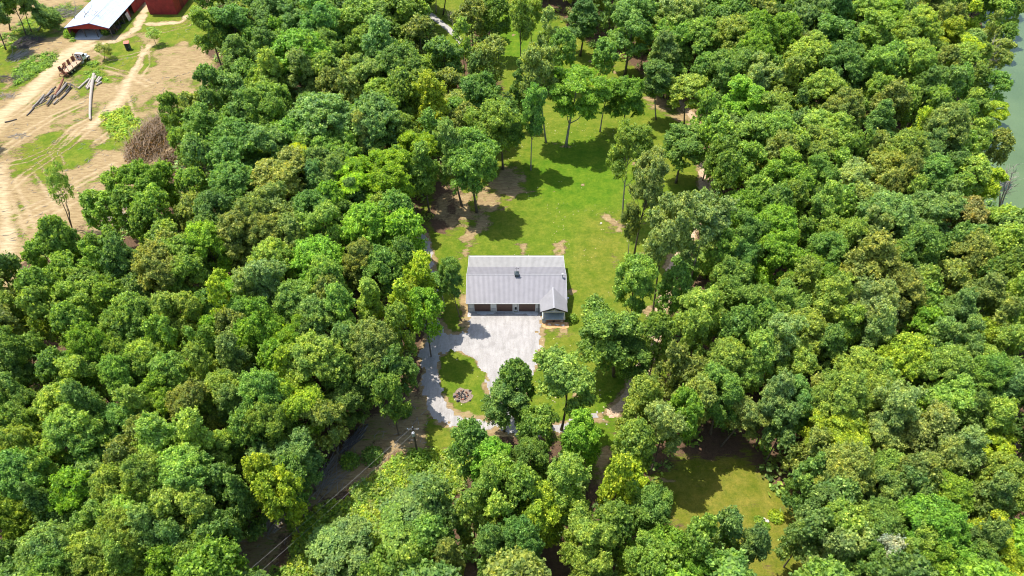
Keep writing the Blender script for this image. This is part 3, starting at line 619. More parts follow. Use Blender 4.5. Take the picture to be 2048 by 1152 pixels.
# labels
ROWS = [0, 230, 460, 690, 920]
ZONE = [['by the log yard at the top left', 'beside the bare earth below the red barn', 'in the top woods right of the red barn', 'near the grey lane at the top', 'around the small glade above the lawn', 'in the dark grove above the lawn', 'in the top right woods before the lake', 'along the lake shore at the top right'],
 ['on the lower edge of the log yard', 'beside the brown brush heap', 'in the left woods beside the upper lawn', 'along the left side of the upper lawn', 'on the upper lawn behind the building', 'along the footpath right of the lawn', 'in the right woods beyond the footpath', 'below the right hand lake shore'],
 ['below the log yard at the left edge', 'in the left woods below the brush heap', 'in the left woods beside the building', 'just left of the grey roofed building', 'just right of the grey roofed building', 'between the lawn edge and right woods', 'in the middle of the right woods', 'at the right edge below the lake'],
 ['at the left edge below mid height', 'in the lower left woods', 'left of the curved gravel drive', 'around the gravel drive and fire pit', 'below the gravel yard of the building', 'above the lower right clearing', 'in the woods right of the lower clearing', 'at the right edge below mid height'],
 ['in the bottom left corner', 'at the bottom left of the brown bank', 'around the power line at the bottom', 'below the utility pole at the bottom', 'at the bottom centre', 'around the lower right clearing', 'right of the clearing at the bottom', 'in the bottom right corner']]
def zone(px, py):
    c = max(0, min(7, int(px // 256))); r = sum(py >= q for q in ROWS[1:]); return ZONE[r][c]
buckets = {}
for t in IND:
    rr = t['r']; size = 'slender' if rr < 3.0 else 'small' if rr < 3.9 else 'broad' if rr > 5.2 else 'medium'
    if t['lean'] is not None and t.get('cz', 20) < 7: size = 'young'
    t['key'] = size + ' ' + HNAME[t['hue']] + ' tree ' + zone(t['px'], t['py'])
    buckets.setdefault(t['key'], []).append(t)
NTH = ['leftmost', 'second from left', 'third from left', 'fourth from left', 'fifth from left', 'sixth from left', 'seventh from left', 'eighth from left', 'ninth from left']
for k, v in buckets.items():
    v.sort(key=lambda t: t['px'])
    for i, t in enumerate(v):
        t['label'] = k if len(v) == 1 else k + ', ' + (('left of two', 'right of two')[i] if len(v) == 2 else 'rightmost' if i == len(v)-1 else NTH[min(i, 8)])

def put_tree(t, used={}):
    form = t['form']; me, tr = PROTO[form][rt.randrange(len(PROTO[form]))]
    s = t['r']/5.0; z0 = tz(t['x'], t['y'])
    o = empty(KIND[form], (t['x'], t['y'], z0)); tag(o, t['label'], 'tree', 'trees of the woods and lawn')
    m = Matrix.Rotation(math.atan(t['lean'] or rt.uniform(-.03, .03)), 4, 'Y') @ Matrix.Rotation(rt.uniform(0, 6.28), 4, 'Z')
    o.rotation_euler = m.to_euler(); o.scale = (s, s, t['h']/20.0)
    c = bpy.data.objects.new('crown', me); C.objects.link(c); c.parent = o
    k = bpy.data.objects.new('trunk', tr); C.objects.link(k); k.parent = o
    b = HUE[t['hue']]; q = rt.uniform(.84, 1.16); h = rt.uniform(-.10, .10)
    c.color = (b[0]*q*(1+h), b[1]*q, b[2]*q*(1-h), 1)
    return o
for t in IND: put_tree(t)

# the remaining trees of the wood (past three hundred) as one mass
def join_crowns(name, items, protos, mat_leaf, mat_trunk=None):
    Vs, Cs, nq = [], [], 0
    for t in items:
        V = protos[rt.randrange(len(protos))] if not isinstance(protos, dict) else rt.choice(protos[t['form']])
        a = rt.uniform(0, 6.28); s = t['r']/5; ca, sa = math.cos(a)*s, math.sin(a)*s
        X = V[:,0]*ca - V[:,1]*sa + t['x']; Y = V[:,0]*sa + V[:,1]*ca + t['y']; Z = V[:,2]*t['h']/20 + tz(t['x'], t['y'])
        Vs.append(np.stack([X, Y, Z], -1)); b = np.array(HUE[t['hue']])*rt.uniform(.8, 1.15)
        Cs.append(np.tile(np.append(b, 1), (len(V), 1)))
    V = np.concatenate(Vs).astype(np.float32); Cc = np.concatenate(Cs).astype(np.float32); nl = len(V)//4
    F = np.arange(len(V)).reshape(-1, 4)
    if mat_trunk:
        tv, tf = [], []
        for t in items:
            b = len(V) + len(tv)*1; x, y, z = t['x'], t['y'], tz(t['x'], t['y']) - .3; r = .2*t['r']/4; hh = t['h']*.72
            for zz, rr in ((z, r), (z+hh, r*.35)):
                for k in range(5): tv.append((x + rr*math.cos(k*1.2566), y + rr*math.sin(k*1.2566), zz))
            for k in range(5): tf.append((b+k, b+(k+1)%5, b+5+(k+1)%5, b+5+k))
        V = np.concatenate([V, np.array(tv, np.float32)]); F = np.concatenate([F, np.array(tf)]); Cc = np.concatenate([Cc, np.tile(np.float32([.1,.08,.05,1]), (len(tv), 1))])
    me = mesh_np(name, V, F, False, [mat_leaf] + ([mat_trunk] if mat_trunk else []))
    if mat_trunk:
        mi = np.zeros(len(F), np.int32); mi[nl:] = 1; me.polygons.foreach_set('material_index', mi)
    ca = me.color_attributes.new('leafcol', 'FLOAT_COLOR', 'POINT'); ca.data.foreach_set('color', Cc.ravel())
    o = bpy.data.objects.new(name, me); C.objects.link(o); return tag(o, kind='stuff')
def lowcrown(form, seed, dens):
    P, Nn, Sz, _ = crown_points(seed, form, dens); return leafquads(np.random.RandomState(seed), P, Nn, Sz)
LOWP = {f: [lowcrown(f, 900+k+len(f)*5, .5) for k in range(2)] for f in PROTO}
tag(join_crowns('woodland', REST + FILL, LOWP, M['leafattr'], M['bark']), 'smaller green trees and saplings filling the woods between the big crowns', 'woodland')

# shrubs, undergrowth and weeds
def bushV(seed, n=46):
    rs = np.random.RandomState(seed); u = rs.normal(0, 1, (n, 3)); u[:,2] = abs(u[:,2]); u /= np.linalg.norm(u, axis=1)[:, None]
    lump = 1 + .35*np.sin(u[:,0]*4+seed) * np.cos(u[:,1]*5)
    return leafquads(rs, u*np.array([5, 5, 20])*(rs.uniform(.5, 1.0, n)*lump)[:, None], u, np.full(n, 1.9), asp=1.2)*np.array([1, 1, 1])
BV = [bushV(k) for k in range(6)]
under = []
for _ in range(30000):
    x, y = rt.uniform(-165, 160), rt.uniform(28, 228)
    if outside_frame(x, y, 0, 40)[0]: continue
    if not forest_ok(x, y, -.5): continue
    under.append(dict(x=x, y=y, r=rt.uniform(.7, 1.9), h=rt.uniform(.6, 2.4), hue=rt.choice('mddbbeo')))
    if len(under) > 3400: break
tag(join_crowns('undergrowth', under, BV, M['leafattr']), 'low leafy undergrowth and saplings on the shaded forest floor', 'undergrowth')
weeds = []
for _ in range(9000):
    x, y = rt.uniform(-40, 5), rt.uniform(34, 62)
    d = s1(WEEDS, x, y)
    if d < -.3 or vnoise(np.array([x]), np.array([y]), 3.2)[0] < .24: continue
    weeds.append(dict(x=x, y=y, r=rt.uniform(.25, .8), h=rt.uniform(.3, 1.3), hue=rt.choice('yyllogm')))
    if len(weeds) > 2300: break
tag(join_crowns('weeds', weeds, [bushV(20+k, 40) for k in range(5)], M['leafattr']), 'bright waist high weeds on the strip under the power line', 'weeds')
yb = []
for poly, n, hs in ((W2([(200,230),(250,215),(285,250),(290,285),(235,280),(215,260)]), 260, 'yyg'), (W2([(25,145),(60,115),(100,105),(118,112),(100,135),(60,160),(30,172)]), 260, 'ggmd'), (W2([(140,70),(150,60),(150,82),(142,85)]), 20, 'm'),
                    (W2([(0,70),(60,30),(130,10),(150,0),(150,25),(60,90),(0,110)]), 200, 'mygd'), (W2([(160,130),(200,125),(215,160),(175,165)]), 40, 'gm')):
    k = 0; lo = poly.min(0); hi = poly.max(0)
    for _ in range(4000):
        x, y = rt.uniform(lo[0], hi[0]), rt.uniform(lo[1], hi[1])
        if s1(poly, x, y) < 0: continue
        yb.append(dict(x=x, y=y, r=rt.uniform(.4, 1.0), h=rt.uniform(.3, 1.1), hue=rt.choice(hs))); k += 1
        if k >= n: break
tag(join_crowns('yard_weeds', yb, [bushV(30+k, 40) for k in range(5)], M['leafattr']), 'patches of green weeds growing on the bare log yard', 'weeds')
fl_ = []
rf_ = np.random.RandomState(9)
while len(fl_) < 420:
    x, y = rf_.uniform(-12, 34), rf_.uniform(60, 150)
    if s1(LAWN, x, y) > 0 and not in_bld(x, y, .3) and gravel_at(x, y) < .2 and vnoise(np.array([x]), np.array([y]), 5)[0] > .5: fl_.append((x, y, .05))
V_ = leafquads(rf_, np.array(fl_), np.tile([0, 0, 1.0], (len(fl_), 1)), np.full(len(fl_), .22), jit=.15)
o = bpy.data.objects.new('fallen_leaves', mesh_np('fallen_leaves', V_, np.arange(len(V_)).reshape(-1, 4), False, [simple('dry_leaf', (.50, .42, .26), .9, .3)])); C.objects.link(o)
tag(o, 'pale dry leaves and clippings scattered over the lawn', 'fallen leaves', kind='stuff')
sk = MB(); rs_ = random.Random(77); SZ = [(LOGYARD, 2600, .5), (BANK, 420, .45)]
for poly, cnt, _q in SZ:
    lo, hi = poly.min(0), poly.max(0); k = 0
    while k < cnt:
        x, y = rs_.uniform(lo[0], hi[0]), rs_.uniform(lo[1], min(hi[1], 225)); k += 1
        if s1(poly, x, y) < 0 or (poly is LOGYARD and (vnoise(np.array([x]), np.array([y]), 9)[0] + (.35 if (y < 150 and x > -108) else 0) < .62)) or (poly is LOGYARD and float(ldist(np.array([x]), np.array([y]), TRACK[0], 5)[0]) > 0): continue
        a = rs_.gauss(.9, .7); l = rs_.uniform(.3, 1.5); r = rs_.uniform(.02, .07); d = Vector((math.cos(a)*l/2, math.sin(a)*l/2, rs_.uniform(-.04, .12))); p = Vector((x, y, .06))
        sk.tube([p-d, p+d], [r, r*.6], 4, cap=False)
tag(sk.build('wood_debris', M['deadwood']), 'broken sticks and bark chips strewn over the bare soil', 'wood debris', kind='stuff')
def shrub(px, py, r, h, hue, label, name='shrub'):
    b = at(px, py); rs = np.random.RandomState(int(px)); n = int(500*r)
    u = rs.normal(0, 1, (n, 3)); u[:,2] = abs(u[:,2]); u /= np.linalg.norm(u, axis=1)[:, None]
    V = leafquads(rs, u*np.array([r, r, h])*rs.uniform(.6, 1.05, n)[:, None], u, np.full(n, .3))
    o = bpy.data.objects.new(name, mesh_np(name, V, np.arange(len(V)).reshape(-1, 4), False, [M['leaf']])); C.objects.link(o)
    o.location = b; o.color = (*HUE[hue], 1); tag(o, label, 'shrub'); return o
shrub(808, 824, 1.5, 2.0, 'd', 'round dark evergreen shrub on the brown bank by the drive')
shrub(1146, 640, 1.0, 1.4, 'm', 'leafy branch end of the big tree at the right end of the porch')  # stands in for a low branch of the neighbouring tree, built as separate leaf clump
shrub(140, 73, 1.6, 2.2, 'g', 'green bush at the left front corner of the white roofed barn')
shrub(213, 68, 1.3, 2.6, 'm', 'leafy bush at the right front corner of the white roofed barn')
shrub(700, 925, 1.6, 1.8, 'm', 'green bush on the brown bank beside the power line')
shrub(745, 915, 1.8, 2.0, 'd', 'dark bush on the shaded bank left of the utility pole')
shrub(835, 925, 2.2, 2.4, 'm', 'leafy green bush at the foot of the utility pole')
shrub(1552, 1035, 1.2, .8, 'y', 'low yellow green bush on the right rim of the lower clearing')

# ---------------------------------------------------------------- building materials
def ribbed(name, col, rib=.23, axis='X', rough=.5, metal=.08, stain=.08, dark=.70):
    m, nt, bs = newmat(name); tc = N(nt, 'ShaderNodeTexCoord').outputs['Object']
    sp = N(nt, 'ShaderNodeSeparateXYZ'); nt.links.new(tc, sp.inputs[0])
    v = math_(nt, 'FRACT', math_(nt, 'DIVIDE', sp.outputs[axis], rib))
    line = ramp(nt, v, [(0, (0,0,0)), (.10, (1,1,1)), (.20, (0,0,0)), (1, (0,0,0))])
    n1 = noise(nt, tc, .9, 5, .6)
    c = mixc(nt, 1.0, tuple(col), ramp(nt, n1, [(.3, (1-stain,)*3), (.7, (1+stain,)*3)]), 'MULTIPLY')
    c = mixc(nt, math_(nt, 'MULTIPLY', line, .4), c, tuple(x*dark for x in col))
    pan = N(nt, 'ShaderNodeTexWhiteNoise', noise_dimensions='1D'); nt.links.new(math_(nt, 'FLOOR', math_(nt, 'DIVIDE', sp.outputs[axis], rib*4)), pan.inputs['W'])
    c = mixc(nt, 1.0, c, ramp(nt, pan.outputs['Value'], [(0, (.97,.97,.97)), (1, (1.02,1.02,1.02))]), 'MULTIPLY')
    nt.links.new(c, bs.inputs['Base Color']); bs.inputs['Roughness'].default_value = rough; bs.inputs['Metallic'].default_value = metal
    bump(nt, bs, line, .8, .05); return m
M['roof'] = ribbed('grey_metal_roof', (.228, .219, .238)); M['roof_side'] = ribbed('grey_metal_porch_roof', (.235, .227, .235), axis='Y')
M['leanroof'] = ribbed('grey_leanto_roof', (.275, .267, .26))
M['white_roof'] = ribbed('white_sheet_roof', (.40, .45, .54), .9, 'X', .45, .1, .14)
M['siding'] = ribbed('white_metal_siding', (.62, .64, .64), .23, 'X', .5, 0)
M['siding_y'] = ribbed('white_side_siding', (.62, .64, .64), .23, 'Y', .5, 0)
M['red'] = ribbed('red_barn_siding', (.30, .022, .022), .3, 'X', .7, 0, .3, .6); M['red_y'] = ribbed('red_barn_side_siding', (.26, .02, .02), .3, 'Y', .7, 0, .3, .6)
M['trim'] = simple('white_trim', (.60, .60, .59), .5, .05); M['white'] = simple('white_paint', (.75, .77, .80), .4, .08)
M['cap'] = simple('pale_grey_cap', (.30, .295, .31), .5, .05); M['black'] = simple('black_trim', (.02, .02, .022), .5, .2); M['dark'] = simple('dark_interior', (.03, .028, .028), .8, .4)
M['concrete'] = simple('apron_concrete', (.50, .50, .50), .9, .12, 1.5, bmp=.3); M['rust'] = simple('rusty_steel', (.20, .075, .04), .8, .45, 2.0, bmp=.3)
M['orange'] = simple('orange_soil', (.52, .29, .13), .95, .3, 3, bmp=.5); M['stone'] = simple('pale_stone', (.55, .50, .44), .85, .3, 3, bmp=.5)
M['ash'] = simple('ash', (.21, .16, .12), .95, .5, 5, bmp=.5); M['char'] = simple('charred_wood', (.03, .03, .035), .9, .5)
M['glass'] = simple('dark_glass', (.02, .025, .03), .08, .2, spec=.6); M['rubber'] = simple('tyre_rubber', (.02, .02, .02), .85, .2)
M['galv'] = simple('galvanised_metal', (.45, .47, .50), .35, .15, metal=.7); M['roofdark'] = simple('cupola_metal', (.10, .12, .13), .45, .3, metal=.3)
M['plank'] = simple('deck_planks', (.42, .29, .19), .85, .3, 2.5, bmp=.4); M['bluedeck'] = simple('grey_porch_deck', (.36, .40, .40), .8, .1, 2)
M['wire'] = simple('power_cable', (.28, .28, .28), .5, .1); M['pole'] = bark('pole_wood', (.05, .035, .025), (.14, .10, .075))
M['logbark'] = bark('pale_log_bark', (.22, .18, .15), (.50, .44, .38)); M['cutwood'] = simple('cut_wood', (.50, .36, .22), .8, .2)
M['redroof'] = simple('rusty_red_roof', (.42, .12, .07), .6, .3); M['greenpaint'] = simple('dark_green_boards', (.035, .06, .05), .7, .3)
def doormat():
    m, nt, bs = newmat('brown_garage_door'); tc = N(nt, 'ShaderNodeTexCoord').outputs['Object']
    sp = N(nt, 'ShaderNodeSeparateXYZ'); nt.links.new(tc, sp.inputs[0])
    v = math_(nt, 'FRACT', math_(nt, 'DIVIDE', sp.outputs['Z'], .53)); ln = ramp(nt, v, [(0, (1,1,1)), (.07, (0,0,0)), (1, (0,0,0))])
    c = mixc(nt, math_(nt, 'MULTIPLY', ln, .7), ramp(nt, noise(nt, mapping(nt, tc, (1, 1, 7)), 2, 4), [(.3, (.075, .04, .03)), (.7, (.13, .07, .05))]), (.015, .01, .01))
    nt.links.new(c, bs.inputs['Base Color']); bs.inputs['Roughness'].default_value = .5; bump(nt, bs, ln, -.6, .03); return m
M['gdoor'] = doormat()
def brickmat(name, a, b, mort, sc):
    m, nt, bs = newmat(name); tc = N(nt, 'ShaderNodeTexCoord').outputs['Object']
    br = N(nt, 'ShaderNodeTexBrick'); nt.links.new(mapping(nt, tc, (1,1,1), (R(90),0,0)), br.inputs['Vector'])
    br.inputs['Color1'].default_value = (*a,1); br.inputs['Color2'].default_value = (*b,1); br.inputs['Mortar'].default_value = (*mort,1)
    br.inputs['Scale'].default_value = sc; br.inputs['Mortar Size'].default_value = .015
    nt.links.new(br.outputs['Color'], bs.inputs['Base Color']); bs.inputs['Roughness'].default_value = .9; bump(nt, bs, br.outputs['Fac'], -.4, .03); return m
M['brick'] = brickmat('brown_brick', (.24,.12,.085), (.17,.09,.07), (.32,.28,.25), 4); M['wains'] = brickmat('grey_stone_veneer', (.38,.38,.39), (.48,.48,.48), (.28,.28,.29), 2.2)

# ---------------------------------------------------------------- the metal roofed building
X0, X1, YF, YB = -8.15, 9.85, 85.0, 97.0
EZ, RY, RZ, KY, KZ, BY, BZ = 2.75, 89.65, 5.06, 93.6, 3.26, 97.3, 2.80
XE0, XE1, YE = -8.42, 10.06, 84.62
B = empty('garage_building', (0, 0, 0), 0, 'long garage with grey ribbed metal roof, three brown doors and a gabled porch', 'building')
f = MB()
def wall_strip(x0, x1, z0=0, z1=2.78): f.box(x0, x1, YF, YF+.15, z0, z1)
D = [(-6.95, -3.95), (-2.85, .10), (1.28, 4.30)]; DH = 2.42
edges = [X0, D[0][0], D[0][1], D[1][0], D[1][1], .38, .98, D[2][0], D[2][1], X1]
for a, b in ((X0, D[0][0]), (D[0][1], D[1][0]), (D[1][1], .32), (1.06, D[2][0]), (D[2][1], X1)): wall_strip(a, b)
for a, b in D: wall_strip(a, b, DH, 2.78)
wall_strip(.32, 1.06, 2.15, 2.78)
MB().box(X0, X1, YB-.15, YB, 0, 2.85).build('rear_wall', M['siding'], B)
f.build('wall', M['siding'], B)
g = MB()
for x in (X0, X1-.15):
    pts = [(YF+.15, 0), (YB-.15, 0), (YB-.15, 2.84), (KY, KZ-.03), (RY, RZ-.06), (YF+.15, EZ+.14)]
    g.slab([(x+.15, a, b) for a, b in pts], 0)  # outer and inner skins
    g.v = g.v[:-12]; g.f = g.f[:-8]
    b0 = len(g.v); k = len(pts)
    g.v += [(x, a, b) for a, b in pts] + [(x+.15, a, b) for a, b in pts]
    g.f.append(tuple(range(b0, b0+k))[::-1]); g.f.append(tuple(range(b0+k, b0+2*k)))
    for i in range(k): j = (i+1) % k; g.f.append((b0+i, b0+j, b0+k+j, b0+k+i))
g.build('gable_wall', M['siding_y'], B)
w = MB()
for a, b in ((X0, D[0][0]-.1), (D[0][1]+.1, D[1][0]-.1), (D[2][1]+.1, 5.3)): w.box(a, b, YF-.07, YF-.002, 0, 1.0)
w.build('stone_wainscot', M['wains'], B)
w = MB(); w.slab([(XE0, YE, EZ), (XE1, YE, EZ), (XE1, RY, RZ), (XE0, RY, RZ)], .09)
w.slab([(XE0, RY, RZ), (XE1, RY, RZ), (XE1, KY, KZ), (XE0, KY, KZ)], .09)
rf = w.build('roof', M['roof'], B)
w = MB(); w.slab([(XE0, KY-.05, KZ-.02), (XE1, KY-.05, KZ-.02), (XE1, BY, BZ), (XE0, BY, BZ)], .08); w.build('lean_to_roof', M['leanroof'], B)
w = MB(); w.slab([(XE0-.02, RY-.10, RZ-.01), (XE1+.02, RY-.10, RZ-.01), (XE1+.02, RY, RZ+.05), (XE0-.02, RY, RZ+.05)], .03)
w.slab([(XE0-.02, RY, RZ+.05), (XE1+.02, RY, RZ+.05), (XE1+.02, RY+.10, RZ-.01), (XE0-.02, RY+.10, RZ-.01)], .03); w.build('ridge_cap', M['cap'], rf)
w = MB(); w.box(XE0, 5.2, YE-.06, YE-.005, EZ-.16, EZ+.015)
w.build('gutter', M['trim'], B)
w = MB()
for x in (XE0-.03, XE1+.004):
    w.slab([(x, YE, EZ+.02), (x+.03, YE, EZ+.02), (x+.03, RY, RZ+.02), (x, RY, RZ+.02)], .2); w.slab([(x, RY, RZ+.02), (x+.03, RY, RZ+.02), (x+.03, KY, KZ+.02), (x, KY, KZ+.02)], .2)
    w.slab([(x, KY, KZ+.01), (x+.03, KY, KZ+.01), (x+.03, BY, BZ+.02), (x, BY, BZ+.02)], .18)
w.build('rake_trim', M['trim'], B)
for a, b in D:
    d = MB().box(a, b, YF+.05, YF+.11, .05, DH).build('garage_door', M['gdoor'], B)
    w = MB(); w.box(a-.1, a, YF-.03, YF+.05, 0, DH+.1); w.box(b, b+.1, YF-.03, YF+.05, 0, DH+.1); w.box(a, b, YF-.03, YF+.05, DH, DH+.1); w.build('door_frame', M['trim'], d)
    MB().box(a, b, YF-.12, YF+.05, .0, .05).build('sill', M['trim'], d)
    c = (a+b)/2; w = MB(); w.tube([(c, YF-.004, 2.62), (c, YF-.18, 2.68), (c, YF-.26, 2.58)], .02, 6); w.tube([(c, YF-.26, 2.60), (c, YF-.26, 2.48)], [.05, .15], 10); w.build('wall_lamp', M['black'], B)
d = MB().box(.38, 1.0, YF+.04, YF+.09, .05, 2.1).build('entry_door', M['trim'], B)
MB().box(.5, .88, YF+.02, YF+.038, .55, 1.3).build('window', M['glass'], d)
w = MB(); w.box(.26, .34, YF-.03, YF+.04, 0, 2.2); w.box(1.04, 1.12, YF-.03, YF+.04, 0, 2.2); w.box(.34, 1.04, YF-.03, YF+.04, 2.1, 2.2); w.build('door_frame', M['trim'], d)
w = MB(); w.box(.34, .38, YF-.02, YF+.02, 0, 2.1); w.box(1.0, 1.04, YF-.02, YF+.02, 0, 2.1); w.build('door_reveal', M['black'], d)
MB().tube([(.93, YF-.0, 1.0), (.93, YF-.05, 1.0)], .03, 8).build('handle', M['galv'], d)
for x in (X0+.03, 4.86):
    w = MB(); w.tube([(x, YE-.03, EZ-.14), (x, YF-.06, EZ-.4), (x, YF-.10, .12), (x, YF-.3, .05)], .045, 6); w.build('downspout', M['black'], B)
# cupola with weather vane and flue
CX = at(1033.5, 553, 5.2).x
cu = MB(); cu.box(CX-.36, CX+.36, RY-.40, RY+.34, RZ-.28, RZ+.5); cp = cu.build('cupola', M['roofdark'], B)
w = MB(); a = .46
for s in range(4):
    q = [(-a,-a),(a,-a),(a,a),(-a,a)]; p, n_ = q[s], q[(s+1)%4]; w.poly([(CX+p[0], RY-.03+p[1], RZ+.5), (CX+n_[0], RY-.03+n_[1], RZ+.5), (CX, RY-.03, RZ+1.05)])
w.poly([(CX-a, RY-.03-a, RZ+.5), (CX-a, RY-.03+a, RZ+.5), (CX+a, RY-.03+a, RZ+.5), (CX+a, RY-.03-a, RZ+.5)]); w.build('cupola_roof', M['roofdark'], cp)
w = MB(); w.tube([(CX, RY-.03, RZ+1.0), (CX, RY-.03, RZ+1.9)], .025, 6); w.tube([(CX-.35, RY-.03, RZ+1.65), (CX+.35, RY-.03, RZ+1.65)], .022, 5)
w.slab([(CX+.35, RY-.05, RZ+1.55), (CX+.35, RY-.05, RZ+1.78), (CX+.15, RY-.05, RZ+1.68)], .02); w.blob((CX, RY-.03, RZ+1.9), .07); w.build('weather_vane', M['black'], cp)
fl = at(1126.5, 551, 5.3); w = MB(); w.tube([(9.35, RY-.45, 4.7), (9.35, RY-.45, 5.75)], .11, 10); fo = w.build('flue', M['galv'], B, True)
w = MB(); w.tube([(9.35, RY-.45, 5.72), (9.35, RY-.45, 5.80), (9.35, RY-.45, 5.98)], [.2, .22, .03], 10); w.build('flue_cap', M['trim'], fo)
w = MB(); w.tube([(9.35, RY-.45, 4.62), (9.35, RY-.45, 4.93)], [.32, .13], 10); w.build('flashing', M['galv'], fo)
# porch
PX0, PX1, PYF, PE, PPZ = 5.12, 10.02, 82.3, 2.98, 4.06; PXC = (PX0+PX1)/2
sl_ = (RZ-EZ)/(RY-YE); yj = lambda z: YE + (z-EZ)/sl_
w = MB(); w.slab([(PX0, PYF, PE), (PXC, PYF, PPZ), (PXC, yj(PPZ)+.1, PPZ), (PX0, yj(PE), PE)], .08)
w.slab([(PXC, PYF, PPZ), (PX1, PYF, PE), (PX1, yj(PE), PE), (PXC, yj(PPZ)+.1, PPZ)], .08); pr = w.build('porch_roof', M['roof_side'], B)
w = MB(); w.slab([(PXC-.16, PYF-.02, PPZ-.03), (PXC, PYF-.02, PPZ+.05), (PXC, yj(PPZ)+.35, PPZ+.05), (PXC-.16, yj(PPZ)-.1, PPZ-.03)], .03)
w.slab([(PXC, PYF-.02, PPZ+.05), (PXC+.16, PYF-.02, PPZ-.03), (PXC+.16, yj(PPZ)-.1, PPZ-.03), (PXC, yj(PPZ)+.35, PPZ+.05)], .03); w.build('ridge_cap', M['cap'], pr)
w = MB()
for xa, xb in ((PX0, PXC), (PX1, PXC)): w.slab([(xa, PYF-.03, PE-.02), (xa, PYF-.004, PE-.02), (xb, PYF-.004, PPZ-.02), (xb, PYF-.03, PPZ-.02)], .2)
w.build('barge_board', M['black'], pr)
PB0, PB1 = 5.62, 9.62; DKZ = .85
t = MB(); t.box(PB0, PB1, PYF+.18, PYF+.36, 2.62, 2.84); tb = t.build('porch_beam', M['trim'], B)
t = MB(); t.tube([(PXC, PYF+.27, 2.84), (PXC, PYF+.27, 3.85)], .07, 4)
for s in (-1, 1): t.tube([(PXC, PYF+.27, 2.9), (PXC+s*.55, PYF+.27, 3.62)], .05, 4); t.tube([(PXC+s*.1, PYF+.27, 2.88), (PXC+s*.95, PYF+.27, 3.42)], .05, 4)
t.build('gable_truss', M['trim'], tb)
for x in (PB0+.1, PB1-.1):
    t = MB(); t.box(x-.09, x+.09, PYF+.18, PYF+.36, DKZ, 2.62); po = t.build('porch_post', M['trim'], B)
    t = MB(); t.box(x-.16, x+.16, PYF+.1, PYF+.42, DKZ, DKZ+.5); t.build('post_base', M['trim'], po)
t = MB(); t.box(PB0-.1, PB1+.1, PYF+.05, YF-.08, DKZ-.12, DKZ); t.build('porch_deck', M['bluedeck'], B)
t = MB(); t.box(PB0, PB1, PYF+.12, YF-.08, -.1, DKZ-.12); t.build('porch_plinth', M['brick'], B)
for x in (6.1, 9.1): MB().box(x-.2, x+.2, PYF+.08, PYF+.118, .25, .45).build('vent', M['trim'], B)
MB().box(7.42, 7.82, PYF+.06, PYF+.118, .1, .5).build('crawl_hatch', M['black'], B)
t = MB(); t.box(PB0-.12, PB0+.5, PYF-.1, PYF+.045, .0, DKZ-.2); t.box(PB0-.12, PB0-.0, PYF-.1, PYF+.045, DKZ-.2, DKZ+.4); t.build('porch_step', M['bluedeck'], B)
dd = MB().box(7.2, 8.1, YF-.06, YF-.01, DKZ, 2.75).build('porch_door', M['white'], B); MB().box(7.38, 7.92, YF-.075, YF-.062, 1.5, 2.55).build('pane', M['glass'], dd)
MB().box(X0-.05, 5.1, 83.75, YF-.13, -.05, .035).build('concrete_apron', M['concrete']); tag(bpy.data.objects['concrete_apron'], kind='structure')
# porch chairs
def chair(x, y, z, rz, label):
    o = empty('porch_chair', (x, y, z), rz, label, 'chair', 'dark chairs on the porch')
    MB().box(-.28, .28, -.26, .26, .38, .44).build('seat', M['black'], o)
    t = MB(); t.slab([(-.28, .26, .44), (.28, .26, .44), (.28, .42, 1.05), (-.28, .42, 1.05)], .04); t.build('backrest', M['black'], o)
    for sx in (-1, 1):
        for sy in (-1, 1): MB().tube([(sx*.25, sy*.23, .38), (sx*.27, sy*.27, 0)], .025, 5).build('leg', M['black'], o)
        t = MB(); t.box(sx*.31-.03, sx*.31+.03, -.25, .28, .62, .66); t.tube([(sx*.31, -.22, .62), (sx*.28, -.22, .40)], .02, 5); t.build('armrest', M['black'], o)
chair(6.45, 84.2, DKZ, 0, 'black armchair at the left of the porch'); chair(8.85, 84.2, DKZ, 0, 'black armchair at the right of the porch')
# flower bed
t = MB(); pts = []
for i in range(28):
    a = i/27; pts.append((5.5 + 4.9*a, 81.35 - .25*math.sin(a*9) - .5*math.sin(a*3.1), .03))
t.poly([(5.45, 82.4, .03)] + pts + [(10.3, 82.4, .03)]); tag(t.build('bare_bed', M['orange']), kind='structure')
rr = random.Random(4)
for i, (px, py) in enumerate(((1099, 649), (1113, 650), (1126, 651))):
    b = at(px, py); t = MB()
    for k in range(3): t.blob((rr.uniform(-.25, .25), rr.uniform(-.15, .15), .05), (rr.uniform(.18, .35), rr.uniform(.1, .2), .14), rng=rr)
    o = t.build('edging_stone', M['stone'], smooth=False); o.location = b
    tag(o, 'pale flat stone on the orange bed below the porch, ' + ('left', 'middle', 'right')[i] + ' of three', 'stone', 'pale stones below the porch')
b = at(1135.5, 597); t = MB(); t.box(-.22, .22, -.16, .16, 0, .22); t.box(-.1, .1, -.08, .08, .22, .26); o = t.build('white_box', M['white'], bevel=.02); o.location = b; tag(o, 'small white box on the grass beside the building right wall', 'box')

